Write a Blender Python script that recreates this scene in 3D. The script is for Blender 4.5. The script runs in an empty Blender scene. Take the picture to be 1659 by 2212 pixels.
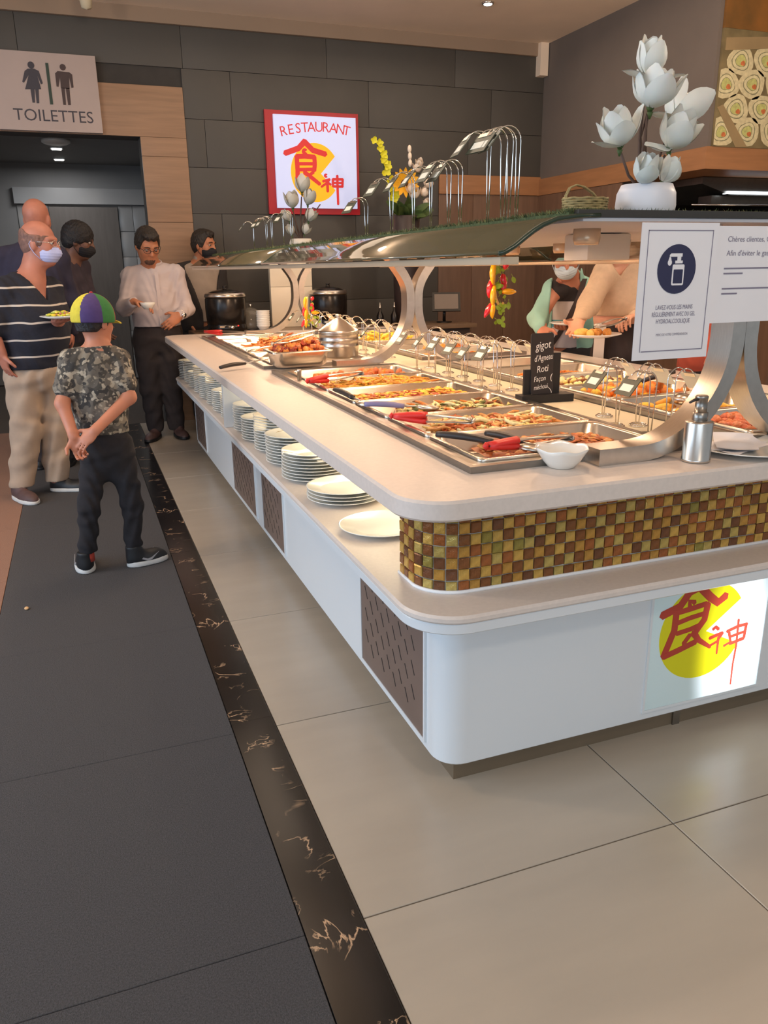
import bpy, bmesh, math, random
import numpy as np
from mathutils import Vector, Matrix
random.seed(7)
rnd = random.Random(11)
C = bpy.context.scene.collection
SC = bpy.context.scene
PI = math.pi

# ------------------------------------------------------------------ camera
CAMH = 1.30
cam_d = bpy.data.cameras.new('camera')
cam = bpy.data.objects.new('camera', cam_d)
C.objects.link(cam)
YAW, PITCH, ROLL = 0.358090497, 0.300372159, 0.0142752078
fw = Vector((math.sin(YAW)*math.cos(PITCH), math.cos(YAW)*math.cos(PITCH), -math.sin(PITCH)))
rt = Vector((math.cos(YAW), -math.sin(YAW), 0))
dn = fw.cross(rt)
rt2 = math.cos(ROLL)*rt + math.sin(ROLL)*dn
dn2 = -math.sin(ROLL)*rt + math.cos(ROLL)*dn
cm = Matrix((( rt2.x, -dn2.x, -fw.x, 0), (rt2.y, -dn2.y, -fw.y, 0), (rt2.z, -dn2.z, -fw.z, CAMH), (0, 0, 0, 1)))
cam.matrix_world = cm
cam_d.sensor_fit = 'AUTO'
cam_d.sensor_width = 36
cam_d.lens = 1704.13/2212*36
cam_d.clip_start = .05
SC.camera = cam

# ------------------------------------------------------------------ light and exposure
SC.view_settings.view_transform = 'Standard'
SC.view_settings.look = 'None'
SC.view_settings.gamma = 1
SC.view_settings.use_curve_mapping = False
SC.view_settings.exposure = 0.0
w = bpy.data.worlds.new('world')
SC.world = w
w.use_nodes = True
w.node_tree.nodes['Background'].inputs[0].default_value = (.86, .93, 1, 1)
w.node_tree.nodes['Background'].inputs[1].default_value = .42

def area(name, loc, direction, sx, sy, power, col, spread=None, shape='RECTANGLE'):
    d = bpy.data.lights.new(name, 'AREA')
    d.shape = shape
    d.size = sx
    if shape in ('RECTANGLE', 'ELLIPSE'):
        d.size_y = sy
    d.energy = power
    d.color = col
    if spread:
        d.spread = spread
    o = bpy.data.objects.new(name, d)
    o.location = loc
    o.rotation_euler = Vector(direction).to_track_quat('-Z', 'Y').to_euler()
    C.objects.link(o)
    return o
# daylight from the glazed front of the restaurant, behind and to the left of the camera
area('daylight_front', (-1.6, -3.2, 1.9), (.55, 1, -.25), 4.0, 2.4, 72, (.70, .84, 1))
area('daylight_left', (-3.1, 2.4, 1.5), (1, .05, -.15), 3.6, 2.0, 100, (.58, .77, 1))
def fill_point(name, loc, power, col, r=.15):
    d = bpy.data.lights.new(name, 'POINT')
    d.energy = power; d.color = col; d.shadow_soft_size = r
    o = bpy.data.objects.new(name, d); o.location = loc
    C.objects.link(o)
# unseen warm point lights, added to brighten the ceiling and the room
fill_point('fill_light', (-1.9, 3.4, 2.55), 75, (1, .80, .60))
fill_point('fill_light', (1.2, -.6, 2.6), 40, (1, .82, .64))
fill_point('fill_light', (2.5, 3.2, 2.85), 30, (1, .78, .60))
fill_point('fill_light', (3.5, 4.2, 2.95), 14, (1, .78, .60))
fill_point('fill_light', (.5, 4.0, 3.0), 34, (1, .80, .62))
fill_point('fill_light', (4.3, 2.2, 2.6), 80, (1, .80, .60))
area('back_room_light', (2.4, 6.0, 3.2), (0, -.1, -1), 3.0, 1.5, 24, (1, .76, .55))

# ------------------------------------------------------------------ helpers
def lin(c):
    c = c/255.0
    return c/12.92 if c <= .04045 else ((c+.055)/1.055)**2.4
def rgb(r, g, b):
    return (lin(r), lin(g), lin(b), 1)
MATS = {}
def mat(name, col, rough=.5, metal=0.0, noise=None, bump=None, emit=None, alpha=1.0, trans=0.0, coat=0.0, col2=None, spec=None, stretch=None, emit_col=None, sss=0):
    """noise=(scale, amount) varies the colour; bump=(scale, strength)"""
    if name in MATS:
        return MATS[name]
    m = bpy.data.materials.new(name)
    m.use_nodes = True
    nt = m.node_tree
    b = nt.nodes['Principled BSDF']
    c = rgb(*col)
    b.inputs['Base Color'].default_value = c
    b.inputs['Roughness'].default_value = rough
    b.inputs['Metallic'].default_value = metal
    b.inputs['Alpha'].default_value = alpha
    b.inputs['Transmission Weight'].default_value = trans
    b.inputs['Coat Weight'].default_value = coat
    if sss:
        b.inputs['Subsurface Weight'].default_value = sss
        b.inputs['Subsurface Radius'].default_value = (.02, .008, .004)
        b.inputs['Subsurface Scale'].default_value = .3
    if spec is not None:
        b.inputs['Specular IOR Level'].default_value = spec
    if emit:
        b.inputs['Emission Color'].default_value = rgb(*(emit_col or col))
        b.inputs['Emission Strength'].default_value = emit
    if noise or bump:
        tc = nt.nodes.new('ShaderNodeTexCoord')
        mp = nt.nodes.new('ShaderNodeMapping')
        nt.links.new(tc.outputs['Object'], mp.inputs[0])
        if stretch:
            mp.inputs['Scale'].default_value = stretch
    if noise:
        n = nt.nodes.new('ShaderNodeTexNoise')
        n.inputs['Scale'].default_value = noise[0]
        n.inputs['Detail'].default_value = 5
        nt.links.new(mp.outputs[0], n.inputs['Vector'])
        r = nt.nodes.new('ShaderNodeValToRGB')
        r.color_ramp.elements[0].position = .3
        r.color_ramp.elements[1].position = .7
        if col2:
            a1, a2 = rgb(*col2), c
        else:
            k = noise[1]
            a1 = tuple(x*(1-k) for x in c[:3])+(1,)
            a2 = tuple(min(1, x*(1+k)) for x in c[:3])+(1,)
        r.color_ramp.elements[0].color = a1
        r.color_ramp.elements[1].color = a2
        nt.links.new(n.outputs['Fac'], r.inputs[0])
        nt.links.new(r.outputs[0], b.inputs['Base Color'])
    if bump:
        n2 = nt.nodes.new('ShaderNodeTexNoise')
        n2.inputs['Scale'].default_value = bump[0]
        n2.inputs['Detail'].default_value = 4
        nt.links.new(mp.outputs[0], n2.inputs['Vector'])
        bp = nt.nodes.new('ShaderNodeBump')
        bp.inputs['Strength'].default_value = bump[1]
        bp.inputs['Distance'].default_value = .01
        nt.links.new(n2.outputs['Fac'], bp.inputs['Height'])
        nt.links.new(bp.outputs[0], b.inputs['Normal'])
    MATS[name] = m
    return m

def V(*a):
    return np.array(a, float)
def nrm(v):
    v = np.asarray(v, float)
    l = np.linalg.norm(v)
    return v/l if l > 1e-12 else v

class MB:
    """collects shapes and links them as one mesh object"""
    def __init__(s):
        s.v = []; s.f = []; s.m = []; s.s = []
    def add(s, vs, fs, m=0, smooth=True):
        o = len(s.v)
        s.v.extend([tuple(map(float, p)) for p in vs])
        for f in fs:
            s.f.append(tuple(i+o for i in f)); s.m.append(m); s.s.append(smooth)
    def box(s, x0, y0, z0, x1, y1, z1, m=0):
        vs = [(x, y, z) for x in (x0, x1) for y in (y0, y1) for z in (z0, z1)]
        s.add(vs, [(0, 1, 3, 2), (4, 6, 7, 5), (0, 4, 5, 1), (2, 3, 7, 6), (0, 2, 6, 4), (1, 5, 7, 3)], m, False)
    def obox(s, c, ax, ay, az, m=0):
        c, ax, ay, az = map(np.asarray, (c, ax, ay, az))
        vs = [c+i*ax+j*ay+k*az for i in (-1, 1) for j in (-1, 1) for k in (-1, 1)]
        s.add(vs, [(0, 1, 3, 2), (4, 6, 7, 5), (0, 4, 5, 1), (2, 3, 7, 6), (0, 2, 6, 4), (1, 5, 7, 3)], m, False)
    def rings(s, rs, closed=True, cap0=True, cap1=True, m=0, smooth=True, loop=False):
        n = len(rs[0]); vs = [p for r in rs for p in r]; fs = []
        k = len(rs)
        for a in range(k if loop else k-1):
            b = (a+1) % k
            for i in range(n if closed else n-1):
                j = (i+1) % n
                fs.append((a*n+i, a*n+j, b*n+j, b*n+i))
        if cap0: fs.append(tuple(range(n-1, -1, -1)))
        if cap1: fs.append(tuple((k-1)*n+i for i in range(n)))
        s.add(vs, fs, m, smooth)
    def tube(s, path, r, n=8, m=0, loop=False, cap=True, flat=1.0, up=None):
        P = [np.asarray(p, float) for p in path]; k = len(P)
        R = [r]*k if not hasattr(r, '__len__') else list(r)
        rs = []; u = None
        for i in range(k):
            if loop:
                t = nrm(P[(i+1) % k]-P[i-1])
            else:
                t = nrm(P[min(i+1, k-1)]-P[max(i-1, 0)])
            if u is None:
                g = np.asarray(up, float) if up is not None else (V(0, 0, 1) if abs(t[2]) < .9 else V(1, 0, 0))
                u = nrm(g-t*np.dot(g, t))
            else:
                u = nrm(u-t*np.dot(u, t))
            w_ = np.cross(t, u)
            rs.append([P[i]+R[i]*(math.cos(2*PI*j/n)*w_+flat*math.sin(2*PI*j/n)*u) for j in range(n)])
        s.rings(rs, True, cap and not loop, cap and not loop, m, True, loop)
    def bar(s, path, hw, hh, side, m=0):
        """rectangular section swept along a path; side = constant sideways direction"""
        P = [np.asarray(p, float) for p in path]; k = len(P); sd = nrm(side); rs = []
        for i in range(k):
            t = nrm(P[min(i+1, k-1)]-P[max(i-1, 0)])
            u = nrm(np.cross(t, sd))
            rs.append([P[i]+a*hw*sd+b*hh*u for a, b in ((-1, -1), (1, -1), (1, 1), (-1, 1))])
        # separate strips keep the edges crisp
        for j in range(4):
            jj = (j+1) % 4
            vs = [r[q] for r in rs for q in (j, jj)]
            s.add(vs, [(2*i, 2*i+1, 2*i+3, 2*i+2) for i in range(k-1)], m, True)
        s.add(rs[0], [(3, 2, 1, 0)], m, False); s.add(rs[-1], [(0, 1, 2, 3)], m, False)
    def lathe(s, prof, n=32, c=(0, 0, 0), m=0, sx=1, sy=1, cap0=True, cap1=True, smooth=True):
        c = np.asarray(c, float)
        rs = [[c+V(r*sx*math.cos(2*PI*i/n), r*sy*math.sin(2*PI*i/n), z) for i in range(n)] for r, z in prof]
        s.rings(rs, True, cap0, cap1, m, smooth)
    def ell(s, c, r, R=None, nu=12, nv=8, m=0):
        c = np.asarray(c, float); r = r if hasattr(r, '__len__') else (r, r, r)
        vs = []
        for i in range(nv+1):
            a = PI*i/nv
            for j in range(nu):
                b = 2*PI*j/nu
                p = V(r[0]*math.sin(a)*math.cos(b), r[1]*math.sin(a)*math.sin(b), r[2]*math.cos(a))
                vs.append(c+(R @ p if R is not None else p))
        fs = [(i*nu+j, (i+1)*nu+j, (i+1)*nu+(j+1) % nu, i*nu+(j+1) % nu) for i in range(nv) for j in range(nu)]
        s.add(vs, fs, m, True)
    def prism(s, poly, o, ux, uy, th, m=0, smooth=False):
        """flat outline (2-D, may be concave) given thickness th along ux x uy"""
        o, ux, uy = map(np.asarray, (o, ux, uy))
        nn = nrm(np.cross(ux, uy))
        a = sum(poly[i][0]*poly[(i+1) % len(poly)][1]-poly[(i+1) % len(poly)][0]*poly[i][1] for i in range(len(poly)))
        if a < 0: poly = poly[::-1]
        A = [o+p[0]*ux+p[1]*uy for p in poly]; B = [p+nn*th for p in A]; n = len(poly)
        s.rings([A, B], True, True, True, m, smooth)
    def build(s, name, ms, parent=None, at=None, kind=None, **kw):
        at = np.asarray(at if at is not None else (root_loc(parent) if parent is not None else (0, 0, 0)), float)
        me = bpy.data.meshes.new(name)
        me.from_pydata([(p[0]-at[0], p[1]-at[1], p[2]-at[2]) for p in s.v], [], s.f)
        for q in (ms if isinstance(ms, (list, tuple)) else [ms]):
            me.materials.append(q)
        me.polygons.foreach_set('material_index', s.m)
        me.polygons.foreach_set('use_smooth', s.s)
        me.update()
        bm = bmesh.new(); bm.from_mesh(me)
        bmesh.ops.recalc_face_normals(bm, faces=bm.faces)
        bm.to_mesh(me); bm.free()
        o = bpy.data.objects.new(name, me)
        C.objects.link(o)
        if parent is not None:
            o.parent = parent
        else:
            o.location = at
        if kind: o['kind'] = kind
        for k, q in kw.items(): o[k] = q
        return o
def root_loc(o):
    l = V(0, 0, 0)
    while o is not None:
        l = l+V(*o.location); o = o.parent
    return l
def thing(name, label, cat, loc=(0, 0, 0), group=None):
    o = bpy.data.objects.new(name, None)
    o.empty_display_size = .05
    C.objects.link(o)
    o.location = loc
    o['label'] = label; o['category'] = cat
    if group: o['group'] = group
    return o
def tag(o, label, cat, group=None):
    o['label'] = label; o['category'] = cat
    if group: o['group'] = group
    return o
def dup(root, loc, rz=0.0, label=None, group=None):
    r = root.copy(); C.objects.link(r); r.location = loc; r.rotation_euler = (0, 0, rz)
    if label: r['label'] = label
    if group: r['group'] = group
    for ch in list(root.children):
        c = ch.copy(); C.objects.link(c); c.parent = r
        for g in list(ch.children):
            d = g.copy(); C.objects.link(d); d.parent = c
    return r
def inst(src, name, loc, parent, rot=None, m=None):
    """another piece that shares mesh data"""
    o = bpy.data.objects.new(name, src)
    C.objects.link(o); o.parent = parent
    o.location = loc
    if rot: o.rotation_euler = rot
    if m:
        o.material_slots[0].link = 'OBJECT'; o.material_slots[0].material = m
    return o
def rrect(x0, x1, y0, y1, r, n=6, corners=(1, 1, 1, 1)):
    """counter-clockwise rounded rectangle; corners = near-left, near-right, far-right, far-left"""
    out = []
    for (cx, cy, a0), on in zip(((x0+r, y0+r, PI), (x1-r, y0+r, 1.5*PI), (x1-r, y1-r, 0), (x0+r, y1-r, .5*PI)), corners):
        if on and r > 0:
            out += [(cx+r*math.cos(a0+.5*PI*i/n), cy+r*math.sin(a0+.5*PI*i/n)) for i in range(n+1)]
        else:
            sx = cx+(r if a0 in (1.5*PI, 0) else -r); sy = cy+(r if a0 in (0, .5*PI) else -r)
            out += [(sx, sy)]*1
    return out
def fill_holes(bm, loops, z, flip=False):
    es = []
    for lp in loops:
        vs = [bm.verts.new((x, y, z)) for x, y in lp]
        es += [bm.edges.new((vs[i], vs[(i+1) % len(vs)])) for i in range(len(vs))]
    bmesh.ops.triangle_fill(bm, use_beauty=True, use_dissolve=False, edges=es)
def slab(name, m, outer, z0, z1, holes=(), parent=None, kind=None, bev=.004, inset=None, smooth_side=True):
    """solid slab with an outline, optional rectangular holes and a small bevel on the outer edge"""
    mb = MB()
    def ins(lp, d):
        n = len(lp); out = []
        for i in range(n):
            p0, p1, p2 = V(*lp[i-1]), V(*lp[i]), V(*lp[(i+1) % n])
            e1, e2 = nrm(p1-p0), nrm(p2-p1)
            n1, n2 = V(-e1[1], e1[0]), V(-e2[1], e2[0])
            b = nrm(n1+n2); c = max(.3, float(np.dot(b, n1)))
            out.append(tuple(p1+b*d/c))
        return out
    o1 = ins(outer, bev)
    rs = [[(x, y, z0) for x, y in o1], [(x, y, z0+bev) for x, y in outer], [(x, y, z1-bev) for x, y in outer], [(x, y, z1) for x, y in o1]]
    mb.rings(rs, True, False, False, 0, False)
    for h in holes:
        mb.rings([[(x, y, z0) for x, y in h], [(x, y, z1) for x, y in h]], True, False, False, 0, False)
    for z in (z0, z1):
        bm = bmesh.new()
        fill_holes(bm, [o1]+list(holes), z)
        bm.verts.ensure_lookup_table()
        mb.add([tuple(v.co) for v in bm.verts], [tuple(v.index for v in f.verts) for f in bm.faces], 0, False)
        bm.free()
    o = mb.build(name, m, parent, kind=kind)
    bm = bmesh.new(); bm.from_mesh(o.data)
    bmesh.ops.remove_doubles(bm, verts=bm.verts, dist=1e-5)
    bmesh.ops.recalc_face_normals(bm, faces=bm.faces)
    for f in bm.faces: f.smooth = True
    for e in bm.edges:
        if len(e.link_faces) == 2 and e.calc_face_angle() > .5: e.smooth = False
    bm.to_mesh(o.data); bm.free()
    return o
def rbox_obj(name, m, b, r=.004, parent=None, kind=None, **kw):
    x0, y0, z0, x1, y1, z1 = b
    mb = MB(); mb.box(*b)
    o = mb.build(name, m, parent, kind=kind, **kw)
    bm = bmesh.new(); bm.from_mesh(o.data)
    bmesh.ops.bevel(bm, geom=list(bm.edges), offset=r, segments=2, profile=.7, affect='EDGES')
    for f in bm.faces: f.smooth = True
    for e in bm.edges:
        if len(e.link_faces) == 2 and e.calc_face_angle() > .6: e.smooth = False
    bm.to_mesh(o.data); bm.free()
    return o
_glyph = {}
def glyphs(txt, size=1.0):
    """flat text outline mesh: verts, faces and advance width"""
    if (txt, size) in _glyph: return _glyph[(txt, size)]
    cu = bpy.data.curves.new('lettering', 'FONT'); cu.body = txt; cu.size = size; cu.resolution_u = 3
    ob = bpy.data.objects.new('lettering', cu); C.objects.link(ob)
    dg = bpy.context.evaluated_depsgraph_get()
    me = bpy.data.meshes.new_from_object(ob.evaluated_get(dg))
    vs = [tuple(v.co[:2]) for v in me.vertices]; fs = [tuple(p.vertices) for p in me.polygons]
    bpy.data.objects.remove(ob); bpy.data.curves.remove(cu); bpy.data.meshes.remove(me)
    _glyph[(txt, size)] = (vs, fs)
    return vs, fs
def add_text(mb, txt, o, ux, uy, size, m=0, align='c', width=None, rot=0.0):
    vs, fs = glyphs(txt)
    if not vs: return
    x0 = min(v[0] for v in vs); x1 = max(v[0] for v in vs)
    kx = size if width is None else width/(x1-x0)
    off = {'c': (x0+x1)/2, 'l': x0, 'r': x1}[align]
    o, ux, uy = map(np.asarray, (o, ux, uy))
    c, s = math.cos(rot), math.sin(rot)
    P = []
    for x, y in vs:
        a, b = (x-off)*kx, y*size
        P.append(o+(a*c-b*s)*ux+(a*s+b*c)*uy)
    mb.add(P, fs, m, False)
def stroke(mb, pts, wd, o, ux, uy, th, m=0, taper=1.0):
    """brush stroke: thick polyline with rounded ends on a plane"""
    o, ux, uy = map(np.asarray, (o, ux, uy))
    P = [V(*p) for p in pts]; k = len(P)
    L, R = [], []
    for i in range(k):
        t = nrm(P[min(i+1, k-1)]-P[max(i-1, 0)]); nn = V(-t[1], t[0])
        h = wd/2*(1+(taper-1)*i/(k-1))
        L.append(P[i]+nn*h); R.append(P[i]-nn*h)
    t1 = nrm(P[-1]-P[-2]); t0 = nrm(P[0]-P[1])
    poly = L+[P[-1]+t1*wd*.35*taper]+R[::-1]+[P[0]+t0*wd*.35]
    mb.prism([tuple(p) for p in poly], o, ux, uy, th, m)
# ------------------------------------------------------------------ materials
TILE = mat('floor_tile_beige', (176, 164, 148), .27, noise=(2.2, .06), stretch=(.6, 3, 1))
GROUT = mat('grout_dark', (74, 64, 56), .9, noise=(30, .1))
CARPET = mat('carpet_charcoal', (72, 70, 71), .97, noise=(260, .3), bump=(420, .5))
CARPET2 = mat('carpet_brown', (140, 106, 88), .95, noise=(220, .18), bump=(380, .4))
WALLP = mat('wall_panel_grey', (72, 68, 63), .55, noise=(3, .06))
WALLR = mat('wall_paint_taupe', (108, 98, 91), .8, noise=(4, .04))
JOINT = mat('joint_dark', (62, 58, 54), .9, noise=(9, .1))
CEIL = mat('ceiling_paint', (240, 218, 194), .9, noise=(3, .03))
WOOD = mat('oak_veneer', (150, 116, 88), .5, noise=(5, .14), stretch=(.5, 1, 7))
WOODR = mat('wood_band_brown', (160, 112, 74), .5, noise=(5, .12), stretch=(.6, .6, 5))
WOODD = mat('wood_wall_dark', (112, 84, 66), .55, noise=(5, .12), stretch=(6, 6, .6))
WHITE = mat('white_lacquer', (222, 226, 228), .28, noise=(2, .015))
COMP = mat('white_composite', (219, 207, 197), .34, noise=(90, .035), spec=.35)
CREAM = mat('cream_panel', (232, 226, 208), .45, noise=(3, .02))
STEEL = mat('brushed_steel', (206, 200, 192), .28, 1.0, noise=(40, .06), stretch=(1, 12, 1))
STEELD = mat('satin_steel_dark', (150, 146, 140), .34, 1.0, noise=(30, .06))
CHROME = mat('bright_wire', (226, 222, 216), .14, 1.0, noise=(9, .03))
GRILLE = mat('grille_brown', (128, 108, 98), .42, .25, noise=(6, .08))
SLOT = mat('slot_dark', (40, 34, 32), .9, noise=(6, .1))
DARK = mat('matt_black', (28, 26, 26), .6, noise=(8, .1))
RED = mat('red_grip', (226, 52, 46), .4, noise=(8, .05))
PLATE = mat('white_porcelain', (236, 234, 226), .12, noise=(3, .01), coat=.3)
PAPER = mat('white_paper', (236, 234, 236), .7, noise=(6, .015))
INK = mat('navy_ink', (44, 46, 78), .6, noise=(9, .05))
INKG = mat('grey_ink', (128, 122, 140), .7, noise=(9, .05))
def marble():
    m = mat('black_marble', (22, 19, 19), .18, noise=(5, .5))
    nt = m.node_tree; b = nt.nodes['Principled BSDF']
    tc = nt.nodes['Texture Coordinate']
    base = b.inputs['Base Color'].links[0].from_socket
    n = nt.nodes.new('ShaderNodeTexNoise'); n.inputs['Scale'].default_value = 5.5; n.inputs['Detail'].default_value = 7; n.inputs['Distortion'].default_value = 1.2
    r = nt.nodes.new('ShaderNodeValToRGB'); e = r.color_ramp.elements
    e[0].position = .488; e[0].color = (0, 0, 0, 1); e[1].position = .5; e[1].color = (1, 1, 1, 1)
    x = e.new(.512); x.color = (0, 0, 0, 1)
    n3 = nt.nodes.new('ShaderNodeTexNoise'); n3.inputs['Scale'].default_value = 7
    r3 = nt.nodes.new('ShaderNodeValToRGB'); r3.color_ramp.elements[0].position = .5; r3.color_ramp.elements[1].position = .62
    mu = nt.nodes.new('ShaderNodeMath'); mu.operation = 'MULTIPLY'
    mx = nt.nodes.new('ShaderNodeMix'); mx.data_type = 'RGBA'
    for q in (n, n3): nt.links.new(tc.outputs['Object'], q.inputs['Vector'])
    nt.links.new(n.outputs['Fac'], r.inputs[0]); nt.links.new(n3.outputs['Fac'], r3.inputs[0])
    nt.links.new(r.outputs[0], mu.inputs[0]); nt.links.new(r3.outputs[0], mu.inputs[1])
    nt.links.new(mu.outputs[0], mx.inputs['Factor'])
    nt.links.new(base, mx.inputs[6]); mx.inputs[7].default_value = rgb(214, 176, 140)
    nt.links.new(mx.outputs[2], b.inputs['Base Color'])
    return m
MARBLE = marble()

# ------------------------------------------------------------------ the room
mb = MB(); mb.box(-3.2, -3.5, -.12, 7, 10.8, -.012)
floor = mb.build('floor', GROUT, kind='structure')
YJ = [1.261+.784*k for k in range(-4, 9)]
XJ = [.4125, 1.211, 2.01, 2.81, 3.61, 4.41, 5.21]
def pieces(name, x0s, ys, gap, m, par, top=0.0, th=.012, skip=None):
    cache = {}
    for a in range(len(x0s)-1):
        for b in range(len(ys)-1):
            x0, x1, y0, y1 = x0s[a]+gap/2, x0s[a+1]-gap/2, ys[b]+gap/2, ys[b+1]-gap/2
            if skip and skip(x0, x1, y0, y1): continue
            k = (round(x1-x0, 4), round(y1-y0, 4))
            if k not in cache:
                q = MB(); hx, hy = k[0]/2, k[1]/2; e = .0012
                q.rings([[(-hx, -hy, -th), (hx, -hy, -th), (hx, hy, -th), (-hx, hy, -th)], [(-hx, -hy, -e), (hx, -hy, -e), (hx, hy, -e), (-hx, hy, -e)],
                         [(-hx+e, -hy+e, 0), (hx-e, -hy+e, 0), (hx-e, hy-e, 0), (-hx+e, hy-e, 0)]], True, True, True, 0, False)
                o = q.build(name, m, par); o.location = ((x0+x1)/2, (y0+y1)/2, top); cache[k] = o.data
            else:
                inst(cache[k], name, ((x0+x1)/2, (y0+y1)/2, top), par)
yj = [y for y in YJ if y < 7.2]+[7.3]
pieces('floor_tile', XJ, yj, .0035, TILE, floor, skip=lambda x0, x1, y0, y1: x0 > 1.2 and x1 < 2.02 and y0 > 2.0 and y1 < 5.9)
pieces('marble_slab', [.287, .4115], [-1.1, .5, 2.1, 3.7, 5.3, 7.3], .001, MARBLE, floor, top=.002)
pieces('carpet_tile', [-.425, .2865], yj, .0012, CARPET, floor, top=.003)
pieces('carpet_tile', [-3.0, -2.2, -1.4, -.426], yj, .0012, CARPET2, floor, top=.003)
mb = MB(); rr = random.Random(2)
mb.ell((-.328, 3.25, .008), (.009, .013, .006), nu=8, nv=5)
tag(mb.build('food_crumb', mat('crumb', (222, 180, 130), .8, noise=(80, .2)), at=(-.328, 3.25, .004)), 'small pale food crumb dropped on the dark carpet', 'crumb')

YW = 7.30
mb = MB()
mb.box(.65, YW, 0, 4.6, YW+.2, 3.3); mb.box(-1.1, YW, 2.345, .65, YW+.2, 3.3); mb.box(-3.2, YW, 0, -1.1, YW+.2, 3.3)
wall_far = mb.build('wall_far', JOINT, kind='structure')
def panel(name, x0, x1, z0, z1, m, par, y1=YW, th=.018, g=.0016):
    o = rbox_obj(name, m, (x0+g, y1-th, z0+g, x1-g, y1, z1-g), .0015, par)
    return o
rows = [0, .285, .65, 1.02, 1.39, 1.761, 2.127, 2.496, 2.866, 3.17]
off = [.3, .9, .1, .7, .25, 1.0, .16, .395, .377]
for i in range(9):
    z0, z1 = rows[i], rows[i+1]
    xs, xe = (1.02, 4.41) if z1 < 2.73 else (-3.0, 4.41)
    if i == 7: xs = 1.02
    x = xs-3*1.22+off[i]
    while x < xe:
        a, b = max(x, xs), min(x+1.22, xe)
        if z1 < 2.13: b = min(b, 3.32)
        if b-a > .02: panel('wall_panel', a, b, z0, z1, WALLP, wall_far)
        x += 1.22
for z0, z1 in ((0, .55), (.55, 1.12), (1.12, 1.69), (1.69, 2.2), (2.2, 2.345)):
    panel('wood_panel', .65, 1.02, z0, z1, WOOD, wall_far, th=.03, g=.0012)
panel('wood_panel', -.1, 1.02, 2.345, 2.725, WOOD, wall_far, th=.03, g=.001)
panel('wood_panel', -1.1, -.1, 2.345, 2.725, WOOD, wall_far, th=.03, g=.001)
panel('wall_panel', -3.0, -1.1, 2.496, 2.725, WALLP, wall_far)
for k in range(3):
    panel('wood_panel', 3.32+k*.363, 3.32+(k+1)*.363, 0, 1.956, WOODD, wall_far, th=.02, g=.0015)
panel('wood_panel', 3.32, 4.41, 1.956, 2.127, WOODR, wall_far, th=.035, g=.001)
# passage to the toilets behind the doorway
HALL = mat('hall_paint', (122, 120, 118), .7, noise=(3, .04))
HTILE = mat('hall_glazed_tile', (136, 134, 132), .22, noise=(4, .04))
HDARK = mat('hall_door_brown', (84, 76, 70), .5, noise=(4, .1), stretch=(8, 8, 1))
mb = MB(); mb.box(-1.2, 10.6, 0, 1.1, 10.8, 2.6); wall_hall = mb.build('wall_hall_far', HALL, kind='structure')
mb = MB(); mb.box(.95, YW+.2, 0, 1.1, 10.6, 2.6); mb.build('wall_hall_right', HALL, kind='structure')
mb = MB(); mb.box(-1.25, YW+.2, 0, -1.1, 10.6, 2.6); mb.build('wall_hall_left', HALL, kind='structure')
mb = MB(); mb.box(-1.2, YW+.2, 2.5, 1.1, 10.7, 2.6); hall_ceiling = mb.build('ceiling_hall', HALL, kind='structure')
mb = MB(); mb.box(-.16, 10.55, 0, .60, 10.6, 2.03); door1 = mb.build('door_1', HDARK, kind='structure')
mb = MB(); mb.tube([(-.08, 10.52, 1.0), (.03, 10.52, 1.0)], .01); mb.tube([(-.08, 10.55, 1.0), (-.08, 10.52, 1.0)], .01); mb.build('door_handle', CHROME, door1)
mb = MB(); mb.box(-.52, 10.53, 2.06, .93, 10.6, 2.235); mb.build('trim_1', HTILE, kind='structure')
for i in range(7):
    for x0, x1 in ((.61, .77), (.775, .935), (-.5, -.34), (-.335, -.175)):
        rbox_obj('hall_tile', HTILE, (x0, 10.585, i*.293+.004, x1, 10.6, (i+1)*.293-.002), .002, wall_hall)
LEDM = mat('downlight_white', (255, 250, 240), .5, emit=9, noise=(2, .01))
for i, (x, y, s) in enumerate(((.006, 8.75, .09), (.004, 9.3, .045), (.018, 10.15, .045))):
    t = thing('ceiling_light', ['round white surface ceiling lamp just inside the toilet doorway', 'small square lit ceiling lamp midway along the toilet passage', 'small square lit ceiling lamp deepest in the toilet passage'][i], 'ceiling light', (x, y, 2.5))
    q = MB()
    if i == 0:
        q.lathe([(.13, 2.5), (.13, 2.475), (.10, 2.46)], 24, (x, y, 0)); q.build('housing', mat('lamp_glass_off', (214, 206, 196), .3, noise=(3, .02)), t)
    else:
        q.box(x-s*1.3, y-s*1.3, 2.49, x+s*1.3, y+s*1.3, 2.5); q.build('housing', WHITE, t)
        q = MB(); q.box(x-s, y-s, 2.484, x+s, y+s, 2.49); q.build('diffuser', LEDM, t)
area('hall_glow', (0, 9.7, 2.45), (0, 0, -1), .3, .8, 16, (.95, .97, 1))

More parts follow.
